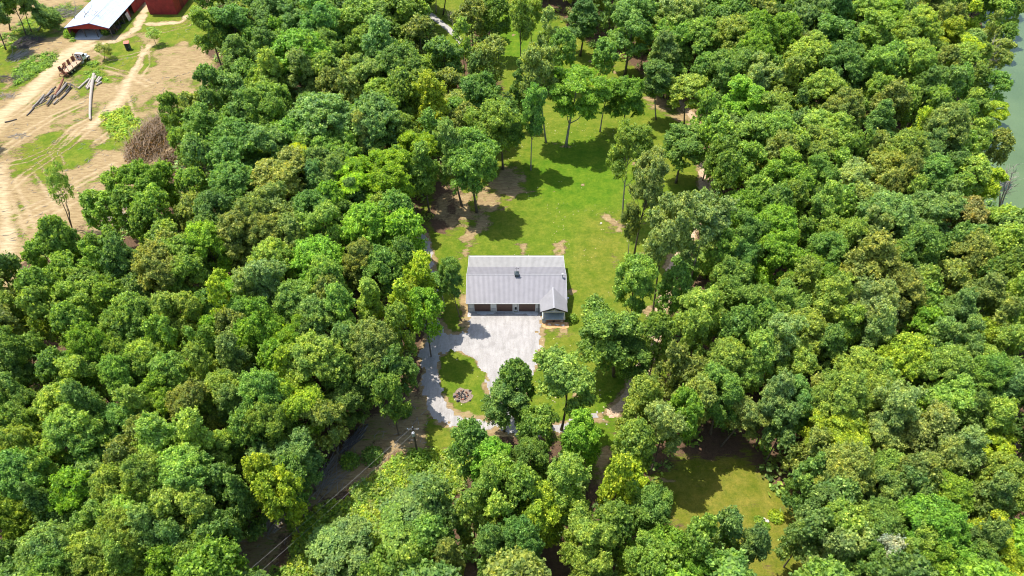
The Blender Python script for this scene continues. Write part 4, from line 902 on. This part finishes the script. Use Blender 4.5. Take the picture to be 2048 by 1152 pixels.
# ---------------------------------------------------------------- log yard: barns, shed
A = empty('open_barn', (0, 0, 0), 0, 'long open fronted red barn with bright white sheet roof', 'barn')
ax0, axr, ax1, ay0, ay1 = -131.2, -123.6, -118.7, 194.8, 232
LZ, RG, RZ2 = 3.4, 4.75, 3.3
M_ = M
def aw(x0, x1, y0, y1, z0, z1, mat, nm='wall'): return MB().box(x0, x1, y0, y1, z0, z1).build(nm, mat, A)
t = MB(); t.slab([(ax0-.3, ay0-.7, LZ-.05), (axr, ay0-.7, RG), (axr, ay1, RG), (ax0-.3, ay1, LZ-.05)], .07); t.slab([(axr, ay0-.7, RG), (ax1+.3, ay0-.7, RZ2-.1), (ax1+.3, ay1, RZ2-.1), (axr, ay1, RG)], .07)
ra = t.build('roof', M['white_roof'], A)
t = MB(); t.box(axr-.06, axr+.1, ay0-.7, ay1, RG-.03, RG+.03); t.build('ridge_seam', M['galv'], ra)
t = MB(); t.slab([(ax0-.3, ay0-.74, LZ-.06), (ax0-.3, ay0-.702, LZ-.06), (axr, ay0-.702, RG), (axr, ay0-.74, RG)], .18); t.slab([(ax1+.3, ay0-.74, RZ2-.1), (ax1+.3, ay0-.702, RZ2-.1), (axr, ay0-.702, RG), (axr, ay0-.74, RG)], .18)
t.build('fascia', simple('blue_fascia', (.06, .06, .20), .6), ra)
t = MB(); t.poly([(ax0, ay0, LZ-.7), (ax1, ay0, RZ2-.75), (ax1, ay0, RZ2-.15), (axr, ay0, RG-.1), (ax0, ay0, LZ-.1)]); t.poly([(ax0, ay0+.08, LZ-.7), (ax0, ay0+.08, LZ-.1), (axr, ay0+.08, RG-.1), (ax1, ay0+.08, RZ2-.15), (ax1, ay0+.08, RZ2-.75)]); t.build('gable_board', M['red'], A)
aw(ax0, ax0+.15, ay0, ay1, -.3, LZ-.1, M['red_y'], 'side_wall'); aw(ax0+.15, ax1, ay1-.5, ay1-.3, -.3, RZ2-.2, M['red'], 'rear_wall')
aw(ax1-.12, ax1, 207, 208.6, -.3, RZ2-.2, M['red_y'], 'side_wall'); aw(ax1-.12, ax1, 211.2, ay1, -.3, RZ2-.2, M['red_y'], 'side_wall')
for x in (-130.9, -126.8, -123.2, -118.9): MB().tube([(x, ay0+.25, -.3), (x, ay0+.25, 3.1)], .14, 6).build('post', M['darkwood'], A)
for y in (198, 201, 204): MB().tube([(ax1-.1, y, -.3), (ax1-.1, y, 3.1)], .12, 6).build('post', M['darkwood'], A)
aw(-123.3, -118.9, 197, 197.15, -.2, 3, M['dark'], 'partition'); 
t = MB(); t.poly([(ax0+.2, ay0-1.5, .05), (-122.5, ay0-1.2, .05), (-122.3, 203, .05), (ax0+.2, 203, .05)]); t.build('barn_floor', M['concrete'], A)
o = MB().slab([(-118.2, 205.6, 0), (-118.2, 207.4, 0), (-118.55, 207.4, 2.3), (-118.55, 205.6, 2.3)], .06).build('leaning_panel', simple('pale_board', (.55, .50, .44), .8, .2)); tag(o, 'pale boarded panel leaning on the right side of the white roofed barn', 'panel')
rr = random.Random(8)
for i in range(3):
    t = MB(); y = 198.5 + i*2.6
    for k in range(7): t.blob((rr.uniform(-.7, .7), rr.uniform(-.8, .8), rr.uniform(.1, .6)), (rr.uniform(.2, .5), rr.uniform(.2, .5), rr.uniform(.15, .4)), jit=.3, rng=rr)
    o = t.build('junk_heap', [M['rust'], M['darkwood'], M['char']][i]); o.location = (-119.9, y, 0); tag(o, ('rusty', 'grey brown', 'blackish')[i] + ' heap of scrap inside the open right side of the barn', 'scrap heap')
# second barn
Bn = empty('red_barn', (0, 0, 0), 0, 'tall closed red barn cut by the top edge right of the white roofed barn', 'barn')
c = at(353, 29); bx1, by0, bx0, by1 = -104.9, 210.4, -113.5, 222; BH = 5.1
t = MB(); t.box(bx0, bx1, by0, by1, -.4, BH); t.build('wall', M['red'], Bn)
t = MB(); pr_ = (bx0+bx1)/2; t.poly([(bx0, by0, BH), (bx1, by0, BH), (pr_, by0, BH+2.0)]); t.poly([(bx0, by1, BH), (pr_, by1, BH+2), (bx1, by1, BH)]); t.build('gable', M['red'], Bn)
t = MB(); t.slab([(bx0-.4, by0-.5, BH-.12), (pr_, by0-.5, BH+2.08), (pr_, by1+.5, BH+2.08), (bx0-.4, by1+.5, BH-.12)], .08); t.slab([(pr_, by0-.5, BH+2.08), (bx1+.4, by0-.5, BH-.12), (bx1+.4, by1+.5, BH-.12), (pr_, by1+.5, BH+2.08)], .08); t.build('roof', M['white_roof'], Bn)
t = MB(); t.box(bx1+.004, bx1+.05, by0+4, by0+6.5, -.2, 3); t.build('door', simple('dark_red_door', (.16, .015, .015), .7), Bn)
# little shed
s0 = at(258, 99); O = empty('tool_shed', s0, R(14), 'tiny dark shed with a rusty red roof on the grass below the barns', 'shed')
MB().box(-.62, .62, -.6, .6, 0, 2.1).build('wall', M['greenpaint'], O)
MB().slab([(-.75, -.75, 2.1), (.75, -.75, 2.1), (.75, .75, 2.35), (-.75, .75, 2.35)], .07).build('roof', M['redroof'], O)
d = MB().box(-.35, .35, -.64, -.602, .05, 1.85).build('door', M['black'], O); MB().box(.22, .27, -.67, -.642, .9, 1.05).build('handle', M['galv'], d)

# ---------------------------------------------------------------- log truck
TB = at(127, 143, 1.4); TF = at(171, 107, 1.4)
dx, dy = TF.x-TB.x, TF.y-TB.y; yaw = math.atan2(-dx, dy); L = math.hypot(dx, dy)
T = empty('log_truck', (TB.x, TB.y, 0), yaw, 'white cabbed log truck with rusty stakes and a folded loader', 'truck')
t = MB(); t.box(-.55, -.35, .2, L-.4, .75, 1.05); t.box(.35, .55, .2, L-.4, .75, 1.05)
for y in np.arange(.5, L-1, 1.4): t.box(-.35, .35, y, y+.12, .8, 1.0)
t.build('chassis', M['rust'], T)
BL = L*.66
t = MB(); t.box(-1.2, 1.2, .3, BL, 1.06, 1.2); t.box(-1.25, -1.2, .3, BL, 1.0, 1.3); t.box(1.2, 1.25, .3, BL, 1.0, 1.3); t.build('flatbed', M['plank'], T)
for i in range(4):
    y = .5 + i*(BL-1.0)/3; t = MB(); t.box(-1.27, -1.12, y-.5, y+.42, 1.21, 2.5); t.build('stake_panel', M['rust'], T)
    t = MB(); t.box(1.13, 1.27, y-.06, y+.06, 1.21, 2.1); t.build('stake', M['rust'], T)
t = MB(); t.box(-1.2, -1.08, BL+.03, BL+.15, 1.0, 3.0); t.box(1.08, 1.2, BL+.03, BL+.15, 1.0, 3.0); t.box(-1.08, 1.08, BL+.03, BL+.15, 2.85, 3.0); t.box(-1.08, 1.08, BL+.06, BL+.12, 1.9, 2.0); t.box(-.06, .06, BL+.03, BL+.15, 1.0, 2.85); t.build('headboard', M['rust'], T)
cy = BL + .45
cb = MB(); 
pf = [(cy, 1.0), (cy+1.55, 1.0), (cy+1.55, 1.75), (cy+1.25, 2.6), (cy, 2.65)]
b0 = 0; k = len(pf); cb.v += [(-1.1, a, b) for a, b in pf] + [(1.1, a, b) for a, b in pf]; cb.f.append(tuple(range(k))); cb.f.append(tuple(range(2*k-1, k-1, -1)))
for i in range(k): j = (i+1) % k; cb.f.append((i, k+i, k+j, j))
cab = cb.build('cab', M['white'], T, bevel=.06)
t = MB(); t.slab([(-.95, cy+1.57, 1.82), (.95, cy+1.57, 1.82), (.95, cy+1.31, 2.52), (-.95, cy+1.31, 2.52)], .02); t.build('windshield', M['glass'], cab)
for s in (-1, 1): t = MB(); t.box(s*1.115-.012, s*1.115+.012, cy+.3, cy+1.2, 1.8, 2.4); t.build('side_window', M['glass'], cab)
t = MB(); t.box(-.2, .2, cy-.02, cy-.006, 1.9, 2.3); t.build('rear_window', M['glass'], cab)
t = MB(); t.box(-.75, .75, cy+1.57, cy+2.75, .85, 1.7); hd = t.build('hood', M['white'], T, bevel=.12)
t = MB(); t.box(-.6, .6, cy+2.76, cy+2.80, .9, 1.5); t.build('grille', M['galv'], hd)
for s in (-1, 1): t = MB(); t.blob((s*.62, cy+2.78, 1.1), .12); t.build('headlight', M['glass'], hd); t = MB(); t.box(s*1.0-.22, s*1.0+.22, cy+1.6, cy+2.65, 1.0, 1.15); t.build('fender', M['white'], T, bevel=.04)
t = MB(); t.box(-1.15, 1.15, cy+2.82, cy+2.98, .5, .8); t.build('bumper', M['galv'], T)
t = MB(); t.tube([(1.18, cy-.15, 1.0), (1.18, cy-.15, 3.1)], .07, 8); t.build('exhaust', M['galv'], T)
for s in (-1, 1):
    t = MB(); t.tube([(s*.95, cy-.1, .62), (s*.95, cy-1.2+.2, .62)], .32, 12); t.build('fuel_tank', M['galv'], T)
    for y, wdt in ((cy+2.1, .3), (1.5, .55), (2.75, .55)):
        t = MB(); t.tube([(s*(1.15-wdt), y, .5), (s*(1.15-wdt)+s*.03, y, .5), (s*1.12, y, .5), (s*1.15, y, .5)], [.42, .5, .5, .42], 16); wh = t.build('wheel', M['rubber'], T)
        t = MB(); t.tube([(s*1.152, y, .5), (s*1.17, y, .5)], [.27, .2], 12); t.build('rim', M['galv'], wh)
t = MB(); t.tube([(0, -.2, .9), (0, -.2, 2.3)], [.32, .22], 10); t.box(-.9, .9, -.6, .25, .8, 1.05); lo = t.build('loader', M['rust'], T)
t = MB(); t.tube([(0, -.2, 2.2), (.9, 1.0, 3.6), (1.4, .2, 3.4)], [.17, .15, .12], 6); t.tube([(1.4, .2, 3.4), (1.8, -1.8, 2.4)], [.11, .08], 6); t.tube([(.1, -.1, 1.9), (.8, .8, 3.2)], .07, 6); t.build('boom', M['rust'], lo)
t = MB(); t.tube([(1.8, -1.8, 2.4), (1.8, -1.85, 1.7)], .09, 6)
for s in (-1, 1): t.tube([(1.8, -1.85, 1.7), (1.8+s*.45, -1.85, 1.35), (1.8+s*.25, -1.85, .85)], [.08, .08, .04], 5)
t.build('grapple', M['rust'], lo)
t = MB(); t.box(-.35, .35, -.55, .0, 2.3, 2.38); t.box(-.35, .35, -.6, -.55, 2.38, 2.8); t.build('operator_seat', M['black'], lo)
for s in (-1, 1): t = MB(); t.tube([(s*.9, -.3, .9), (s*1.45, -.35, .7), (s*1.5, -.35, .02)], .08, 6); t.box(s*1.5-.2, s*1.5+.2, -.55, -.15, .0, .05); t.build('outrigger', M['rust'], T)

# ---------------------------------------------------------------- logs
def log(p0, p1, r0, r1, mat, label, grp, name='log', n=7, bow=.15, z0=0.0, z1=0.0, seed=1, cat='log', stub=0):
    rs = random.Random(seed); a = Vector((p0[0], p0[1], r0*.9+z0)); b = Vector((p1[0], p1[1], r1*.9+z1)); d = b-a; s = d.cross(Vector((0,0,1))).normalized()
    pts = [a + d*i/(n-1) + s*math.sin(math.pi*i/(n-1))*bow*rs.choice((-1,1) if i == 0 else (1,1)) + s*rs.uniform(-.03,.03) - a for i in range(n)]
    rad = [(r0 + (r1-r0)*i/(n-1))*rs.uniform(.94, 1.06) for i in range(n)]
    t = MB(); t.tube(pts, rad, 9, cap=False)
    for k in range(stub):
        q = rs.randint(2, n-2); t.tube([pts[q], pts[q] + s*rs.choice((-1,1))*rs.uniform(.5, 1.1) + Vector((0,0,rs.uniform(0,.4))) + d.normalized()*.4], [rad[q]*.35, rad[q]*.15], 5)
    o = t.build(name, mat, smooth=True); o.location = a
    t = MB(); t.tube([pts[0] - d.normalized()*.01, pts[0] + d.normalized()*.01], rad[0]*.97, 9); t.tube([pts[-1]-d.normalized()*.01, pts[-1]+d.normalized()*.01], rad[-1]*.97, 9); t.build('cut_end', M['cutwood'], o)
    return tag(o, label, cat, grp)
zz = lambda x, y: at(x/6.775+40, y/6.775+90, .25)
log(zz(1005,400), zz(950,1010), .42, .28, M['logbark'], 'very long pale log lying by itself down the bare yard', None, n=12, bow=.35, stub=1, seed=3)
SH = [((940,455),(790,590),'leftmost'),((985,430),(895,580),'second from left'),((995,470),(910,595),'third from left, partly under the long log'),((1030,420),(950,575),'fourth from left, under the long log end'),((1075,435),(1030,500),'short one right of the long log top'),((1105,440),(1045,510),'farthest right in the upper row'),((1105,500),(1030,545),'lowest, right of the long log')]
for i, (a, b, lb) in enumerate(SH): log(zz(*a), zz(*b), .27, .24, M['logbark'], 'short grey log beside the long log, ' + lb, 'short cut logs beside the long log', seed=20+i, bow=.04)
TL = [((85,950),(185,845),.14,.2),((165,850),(330,680),.16,.2),((180,850),(370,765),.12,.16),((200,815),(480,560),.14,.18),((270,790),(440,600),.15,.2),((365,820),(450,700),.24,.22),((380,760),(560,590),.2,.24),((430,740),(640,525),.22,.24),
      ((500,700),(650,540),.2,.22),((540,740),(690,575),.2,.2),((480,690),(600,480),.26,.28),((300,740),(460,640),.18,.2),((220,780),(400,640),.15,.16),((450,800),(520,740),.2,.18),((620,640),(700,560),.18,.2),((740,560),(660,515),.12,.18),((400,700),(470,700),.22,.2)]
NT = ['thin dark pole sticking out alone at the lower left tip', 'dark thin log above the lower left tip', 'slender branchy log crossing at the lower left', 'long slim log along the upper edge', 'brown log just inside the upper edge', 'thick stub pointing down left at the bottom', 'long log in the middle of the pile', 'longest straight grey log near the truck', 'grey log second from the right side', 'outermost straight log on the right side', 'reddish brown log lying crosswise on top', 'short dark log in the left middle', 'slim brown log left of the middle', 'short log poking out at the bottom right', 'short log nearest the weeds', 'curved thin stick at the upper right end', 'stubby log lying across the lower pile']
for i, ((x0, y0), (x1, y1), a, b) in enumerate(TL):
    z = .25*(i % 3) + (.35 if i == 10 else 0)
    log(zz(x0, y0), zz(x1, y1), a, b, M['darkwood'] if i % 3 != 1 else M['deadwood'] if i != 10 else M['rust'], NT[i], 'logs piled behind the truck', seed=50+i, bow=.12, z0=z*.4, z1=z, stub=1 if i % 2 else 0)
p = at(20, 243); log((p.x-1, p.y-.5), (p.x+1.3, p.y+.9), .16, .14, M['darkwood'], 'short dark log alone on the pale track at the left edge', None, seed=90)

M['brownstick'] = bark('brown_sticks', (.11, .07, .04), (.32, .23, .14))
def brush(px, py, rx, ry, h, n, mat, label, name='brush_pile', L=(1.5, 4), th=.05, rz=0, aim=None, leaf=None, seed=0, z=0):
    rs = random.Random(seed+int(px)); b = at(px, py, z); t = MB()
    for i in range(n):
        a = rs.uniform(0, 6.28); q = math.sqrt(rs.random()); x, y = rx*q*math.cos(a), ry*q*math.sin(a); zt = h*(1-q**1.3)*rs.random()*(.45+.55*abs(math.sin(x*.9+seed)*math.cos(y*.6))**.5)
        l = rs.uniform(*L); d = rs.gauss(aim, .3) if aim is not None else rs.uniform(0, 6.28)
        dz = rs.uniform(-.12, .28)*l*.6; p0 = Vector((x, y, max(.03, zt))); p1 = p0 + Vector((math.cos(d)*l, math.sin(d)*l, 0)) *.5; p1.z = max(.05, p0.z+dz*.6); p2 = p0 + Vector((math.cos(d+rs.uniform(-.3,.3))*l, math.sin(d+rs.uniform(-.3,.3))*l, 0)); p2.z = max(.05, p0.z+dz)
        w = th*rs.uniform(.4, 1.5); t.tube([p0, p1, p2], [w, w*.8, w*.35], 4)
    o = t.build(name, mat); o.location = b; o.rotation_euler.z = rz
    if leaf:
        r_ = np.random.RandomState(3); m = leaf[1]; u = r_.normal(0, 1, (m, 3)); u[:,2] = abs(u[:,2]); u /= np.linalg.norm(u, axis=1)[:, None]
        V = leafquads(r_, u*np.array([rx, ry, h*.7])*r_.uniform(.3, 1, m)[:, None], u, np.full(m, .32)); c = bpy.data.objects.new('dry_leaves', mesh_np('dry_leaves', V, np.arange(len(V)).reshape(-1,4), False, [M['leaf']])); C.objects.link(c); c.parent = o; c.color = (*leaf[0], 1)
    return tag(o, label, 'brush pile')
brush(302, 285, 5.4, 10.0, 4.2, 900, M['brownstick'], 'tall heap of dead brown treetops at the edge of the log yard', L=(2, 5.5), th=.06, aim=1.75, leaf=((.19, .12, .06), 3600))
brush(340, 322, 3, 4, 2.5, 240, M['brownstick'], 'dry branches spilling right below the tall brown heap', L=(1.5, 4), leaf=((.13, .08, .045), 700))
brush(48, 88, 3.8, 3.4, 1.8, 420, M['darkwood'], 'rounded dark pile of cut branches at the top left', L=(1.2, 3.5), aim=.9, th=.05)
brush(28, 118, 2.2, 3.0, .7, 60, M['palebark'], 'pale bleached poles fanned out below the dark branch pile', L=(2.5, 5), aim=1.1, th=.07)
brush(22, 158, 4.5, 2.2, .9, 160, M['darkwood'], 'low dark heap of roots and sticks in the left weeds', L=(.8, 2.5))
brush(15, 192, 2.5, 1, .5, 50, M['deadwood'], 'small scatter of sticks at the left edge above the track', L=(.8, 2))
brush(110, 30, 7, 3, 1.6, 140, M['palebark'], 'fallen pale branches strewn left of the white roofed barn', L=(2, 6), aim=.5, th=.06)
brush(250, 437, 5.5, 1.8, 1.1, 190, M['palebark'], 'pale branches lying under the trees at the lower log yard edge', L=(1.5, 4.5), th=.06)
brush(390, 445, 2.6, 1.5, .7, 70, M['deadwood'], 'small brown branch litter between the left woods crowns', L=(1, 3))
brush(38, 272, 2.0, 1.0, .3, 60, M['deadwood'], 'flat scatter of reddish chips beside the pale track', L=(.4, 1.4))
brush(205, 870-500+40, 2, 1, .4, 40, M['deadwood'], 'thin twigs scattered on the bare slope of the log yard', L=(.8, 2.5))
brush(536, 1048, 1.6, 2.3, .7, 120, M['palebark'], 'pale branch pile at the bottom of the brown bank', L=(1.2, 3), aim=1.2, th=.045)
brush(645, 968, 1.4, 3.2, .5, 46, M['deadwood'], 'long thin poles laid along the dark woods edge', L=(2.5, 5.5), aim=1.05, th=.05)
rr = random.Random(15)
PL = ['lowest', 'low', 'middle', 'upper', 'topmost']
k = 0
for i in range(22):
    u = (i % 11)/10; c = at(690 + 34*u + rr.uniform(-3, 3), 893 - 38*u*.75 + rr.uniform(-5, 5) + (6 if i > 10 else -4), .2)
    d = Vector((.50, .86, 0)); d.rotate(Matrix.Rotation(rr.uniform(-.3, .3), 3, 'Z')); l = rr.uniform(1.1, 1.9)
    o = log((c.x-d.x*l, c.y-d.y*l), (c.x+d.x*l, c.y+d.y*l), rr.uniform(.08, .13), rr.uniform(.06, .11), M['darkwood'] if i % 3 else M['deadwood'], 'thin dark log in the heap at the woods edge left of the utility pole', 'dark logs heaped at the woods edge', n=4, bow=.04, z0=.16*(i % 3), z1=.16*(i % 3), seed=200+i)
for i, (a, b) in enumerate((((676,895),(676,985)),((694,900),(682,935)),((667,925),(634,975)),((660,930),(640,965)),((596,1015),(640,975)))):
    log(tuple(at(*a))[:2], tuple(at(*b))[:2], .07, .05, M['deadwood'], ['long straight thin pole lying down the bank', 'short bent pole below the dark log heap', 'outer pole lying along the woods edge', 'inner pole close against the woods edge', 'low pole at the foot of the leaning trunk'][i], 'thin poles on the brown bank', seed=300+i, bow=.2)

# dead bare trees
def snag(base, tops, r0, label, mat='deadwood', twigs=26, seed=0, name='dead_tree', hfrac=.5):
    rs = random.Random(seed); b = at(*base); b.z = tz(b.x, b.y); t = MB()
    o = empty(name, b, 0, label, 'dead tree')
    for tx, ty in tops:
        p = atz(tx, ty, b.y + rs.uniform(-1, 1)) - b; n = 6; pts = [p*(i/(n-1)) + Vector((rs.uniform(-.2,.2), rs.uniform(-.2,.2), 0))*(i > 0) for i in range(n)]
        t.tube(pts, [r0*(1-.8*i/(n-1)) for i in range(n)], 6)
    t.build('trunk', M[mat], o, True); w = MB()
    for k in range(twigs):
        tx, ty = rs.choice(tops); f = rs.uniform(hfrac, 1); p = (atz(tx, ty, b.y) - b)*f
        d = Vector((rs.uniform(-1,1), rs.uniform(-1,1), rs.uniform(.1,.9))).normalized()*rs.uniform(1.0, 2.8)*(1.25-f*.6)
        e = p + d; w.tube([p, p+d*.5+Vector((0,0,.1)), e], [r0*.28, r0*.18, r0*.06], 4)
        for q in range(3): d2 = (d*.6 + Vector((rs.uniform(-1,1), rs.uniform(-1,1), rs.uniform(-.2,1)))*.8); w.tube([e-d*.35, e-d*.35+d2], [r0*.14, r0*.05], 3)
    w.build('branches', M[mat], o); return o
snag((2023,901), [(2034,812),(2012,830),(2046,860)], .26, 'bare pale dead tree with forked limbs at the right edge', 'palebark', 22, 1)
snag((1978,140), [(1995,96),(1990,75),(1962,84)], .24, 'bleached dead limb leaning over the lake shore', 'palebark', 22, 2, hfrac=.3)
snag((2018,400), [(2014,345),(2028,335),(2000,350)], .22, 'silver dead crown at the shore where the lake ends', 'palebark', 60, 3)
snag((907,62), [(903,28),(912,34)], .13, 'small leafless grey tree beside the lane at the top', 'palebark', 34, 4)
snag((300,720), [(290,655),(302,662)], .2, 'grey dead treetop among green crowns in the left woods', 'palebark', 60, 5)
snag((1958,985), [(1955,905),(1968,925),(1940,900)], .2, 'twiggy grey dead top among pale crowns at lower right', 'palebark', 60, 6)
snag((1890,175), [(1893,150),(1905,152)], .2, 'grey dead branch stub in the upper right canopy', 'palebark', 26, 7)
snag((145,458), [(113,372),(128,375)], .13, 'pair of dark bare trunks leaning left on the log yard edge', 'bark', 10, 8, hfrac=.75)
snag((150,60), [(186,10),(200,20),(150,2)], .16, 'leaning leafless tree with pale spreading limbs near the barn', 'palebark', 20, 9)

# ---------------------------------------------------------------- utility pole and lines
M['paintgrey'] = simple('grey_paint', (.36, .37, .39), .5, .1)
ub = at(835, 907); ut = atz(825.5, 857, ub.y); lean = math.atan2(ut.x-ub.x, ut.z)
U = empty('utility_pole', ub, 0, 'dark wooden utility pole with a grey transformer beside the drive', 'utility pole'); U.rotation_euler.y = lean
UH = ut.z + .3
MB().tube([(0,0,-.3),(0,0,UH)], [.19, .12], 10).build('pole', M['pole'], U)
t = MB(); t.box(-.9, .9, -.06, .06, UH-.55, UH-.43); ca_ = t.build('crossarm', M['deadwood'], U)
for x in (-.8, .8, 0):
    zb = UH-.43 if x else UH; t = MB(); t.tube([(x,0,zb),(x,0,zb+.1),(x,0,zb+.2)], [.05,.08,.04], 8); t.build('insulator', M['white'], U if x == 0 else ca_)
t = MB(); t.tube([(.02,-.38,UH-1.7),(.02,-.38,UH-1.65),(.02,-.38,UH-.85),(.02,-.38,UH-.78)], [.2,.24,.24,.14], 12); tr_ = t.build('transformer', M['paintgrey'], U)
t = MB(); t.tube([(.1,-.38,UH-.78),(.1,-.38,UH-.6)], .05, 6); t.box(-.05,.09,-.2,-.1,UH-1.5,UH-1.0); t.build('bushing', M['galv'], tr_)
far = at(455, 1190, UH-1.0); far2 = at(470, 1198, UH-1.8)
U2 = copy_tree(U); U2.location = (far.x-6, far.y-6.5, 0); U2['label'] = 'second utility pole beyond the bottom left of the frame'
def cable(a, b, sag, label, n=24, r=.011):
    a, b = Vector(a), Vector(b); pts = [a + (b-a)*(i/n) - Vector((0,0,sag*4*(i/n)*(1-i/n))) - a for i in range(n+1)]
    o = MB().tube(pts, r, 5).build('power_line', M['wire'], None, True); o.location = a; return tag(o, label, 'power line', 'lines running down from the utility pole')
top = Vector((ub.x + math.sin(lean)*UH, ub.y, UH*math.cos(lean)))
e = Vector((far.x-6, far.y-6.5, UH))
cable(top + Vector((-.05,0,.1)), e + Vector((-.2,0,.1)), .5, 'upper left cable running down left from the pole top')
cable(top + Vector((.1,-.35,-.9)), e + Vector((.5,-.3,-1.0)), .6, 'lower right cable running down left from the transformer')

# ---------------------------------------------------------------- fire pit, feeder, rocks
fp = at(925, 791); Fp = empty('fire_pit', fp, 0, 'round ash fire pit with charred wood on the drive island', 'fire pit')
t = MB(); rr = random.Random(2); pts = [((1.65+rr.uniform(-.22,.22))*math.cos(i*.2618), (1.45+rr.uniform(-.22,.22))*math.sin(i*.2618), .05) for i in range(24)]; t.poly(pts); t.build('ash_bed', M['ash'], Fp)
for i in range(14):
    a = i*.449 + rr.uniform(-.1,.1); q = rr.uniform(.8, 1.0); t = MB(); t.blob((q*math.cos(a), q*.9*math.sin(a), .1), (rr.uniform(.12,.22), rr.uniform(.1,.18), .13), rng=rr); t.build('ring_stone', M['rust'] if i % 3 else M['char'], Fp)
for i in range(8):
    a = rr.uniform(0,3.14); x, y = rr.uniform(-.6,.6), rr.uniform(-.5,.5); d = Vector((math.cos(a), math.sin(a), 0))*rr.uniform(.3,.6); t = MB(); t.tube([Vector((x,y,.14+.05*i/2))-d, Vector((x,y,.18+.05*i/2))+d], [.07,.05], 6); t.build('charred_stick', M['char'], Fp)
for i, (dx_, dy_, s) in enumerate(((-1.3,-.3,.26),(-.7,-1.2,.26),(1.2,.9,.2),(1.3,-1.1,.16))):
    t = MB(); t.blob((0,0,s*.5), (s, s*.8, s*.7), jit=.25, rng=rr); t.blob((s*.8,.1,s*.4), (s*.6, s*.6, s*.5), jit=.25, rng=rr); o = t.build('stump', M['char']); o.location = fp + Vector((dx_, dy_, 0)); tag(o, 'blackened stump beside the fire pit, ' + ('on its left', 'below it, at the lower left', 'small, at its upper right', 'small, at its lower right')[i], 'stump')
fb = at(1064, 104); Fe = empty('hunting_stand', fb, R(20), 'small brown wooden frame stand under the trees above the lawn', 'wooden stand')
for x in (-.6, .6):
    for y in (-.5, .5): MB().tube([(x, y, 0), (x*.85, y*.85, 2.6)], .08, 5).build('leg', M['pole'], Fe)
MB().box(-.7, .7, -.6, .6, 2.6, 2.7).build('platform', M['pole'], Fe); t = MB(); t.tube([(-.58,-.48,1.2),(.58,-.48,1.2)], .05, 5); t.tube([(-.58,.48,1.2),(.58,.48,1.2)], .05, 5); t.build('brace', M['pole'], Fe)
def rocks(px, py, n, sp, s, label, mat='stone', leaf=0):
    rs = random.Random(int(px)); b = at(px, py); b.z = tz(b.x, b.y); t = MB()
    for i in range(n): q = rs.uniform(.5, 1)*s; t.blob((rs.uniform(-sp,sp), rs.uniform(-sp,sp)*.8, q*.3), (q, q*rs.uniform(.6,1), q*.6), jit=.25, rng=rs)
    o = t.build('rock_pile', M[mat]); o.location = b; tag(o, label, 'rocks')
rocks(1391, 386, 7, .7, .4, 'pile of grey rocks at the edge of the right footpath')
rocks(1525, 1048, 9, 1.1, .3, 'pale stones ringed by green leaves in the lower clearing')
rocks(1203, 447, 3, .22, .25, 'few pale stones in the bare patch left of the trunk')
shrub(1519, 1042, .8, .5, 'm', 'low green leaves round the pale stones in the lower clearing')
shrub(1531, 1053, .7, .4, 'g', 'bright green leaves at the lower side of the pale stones')
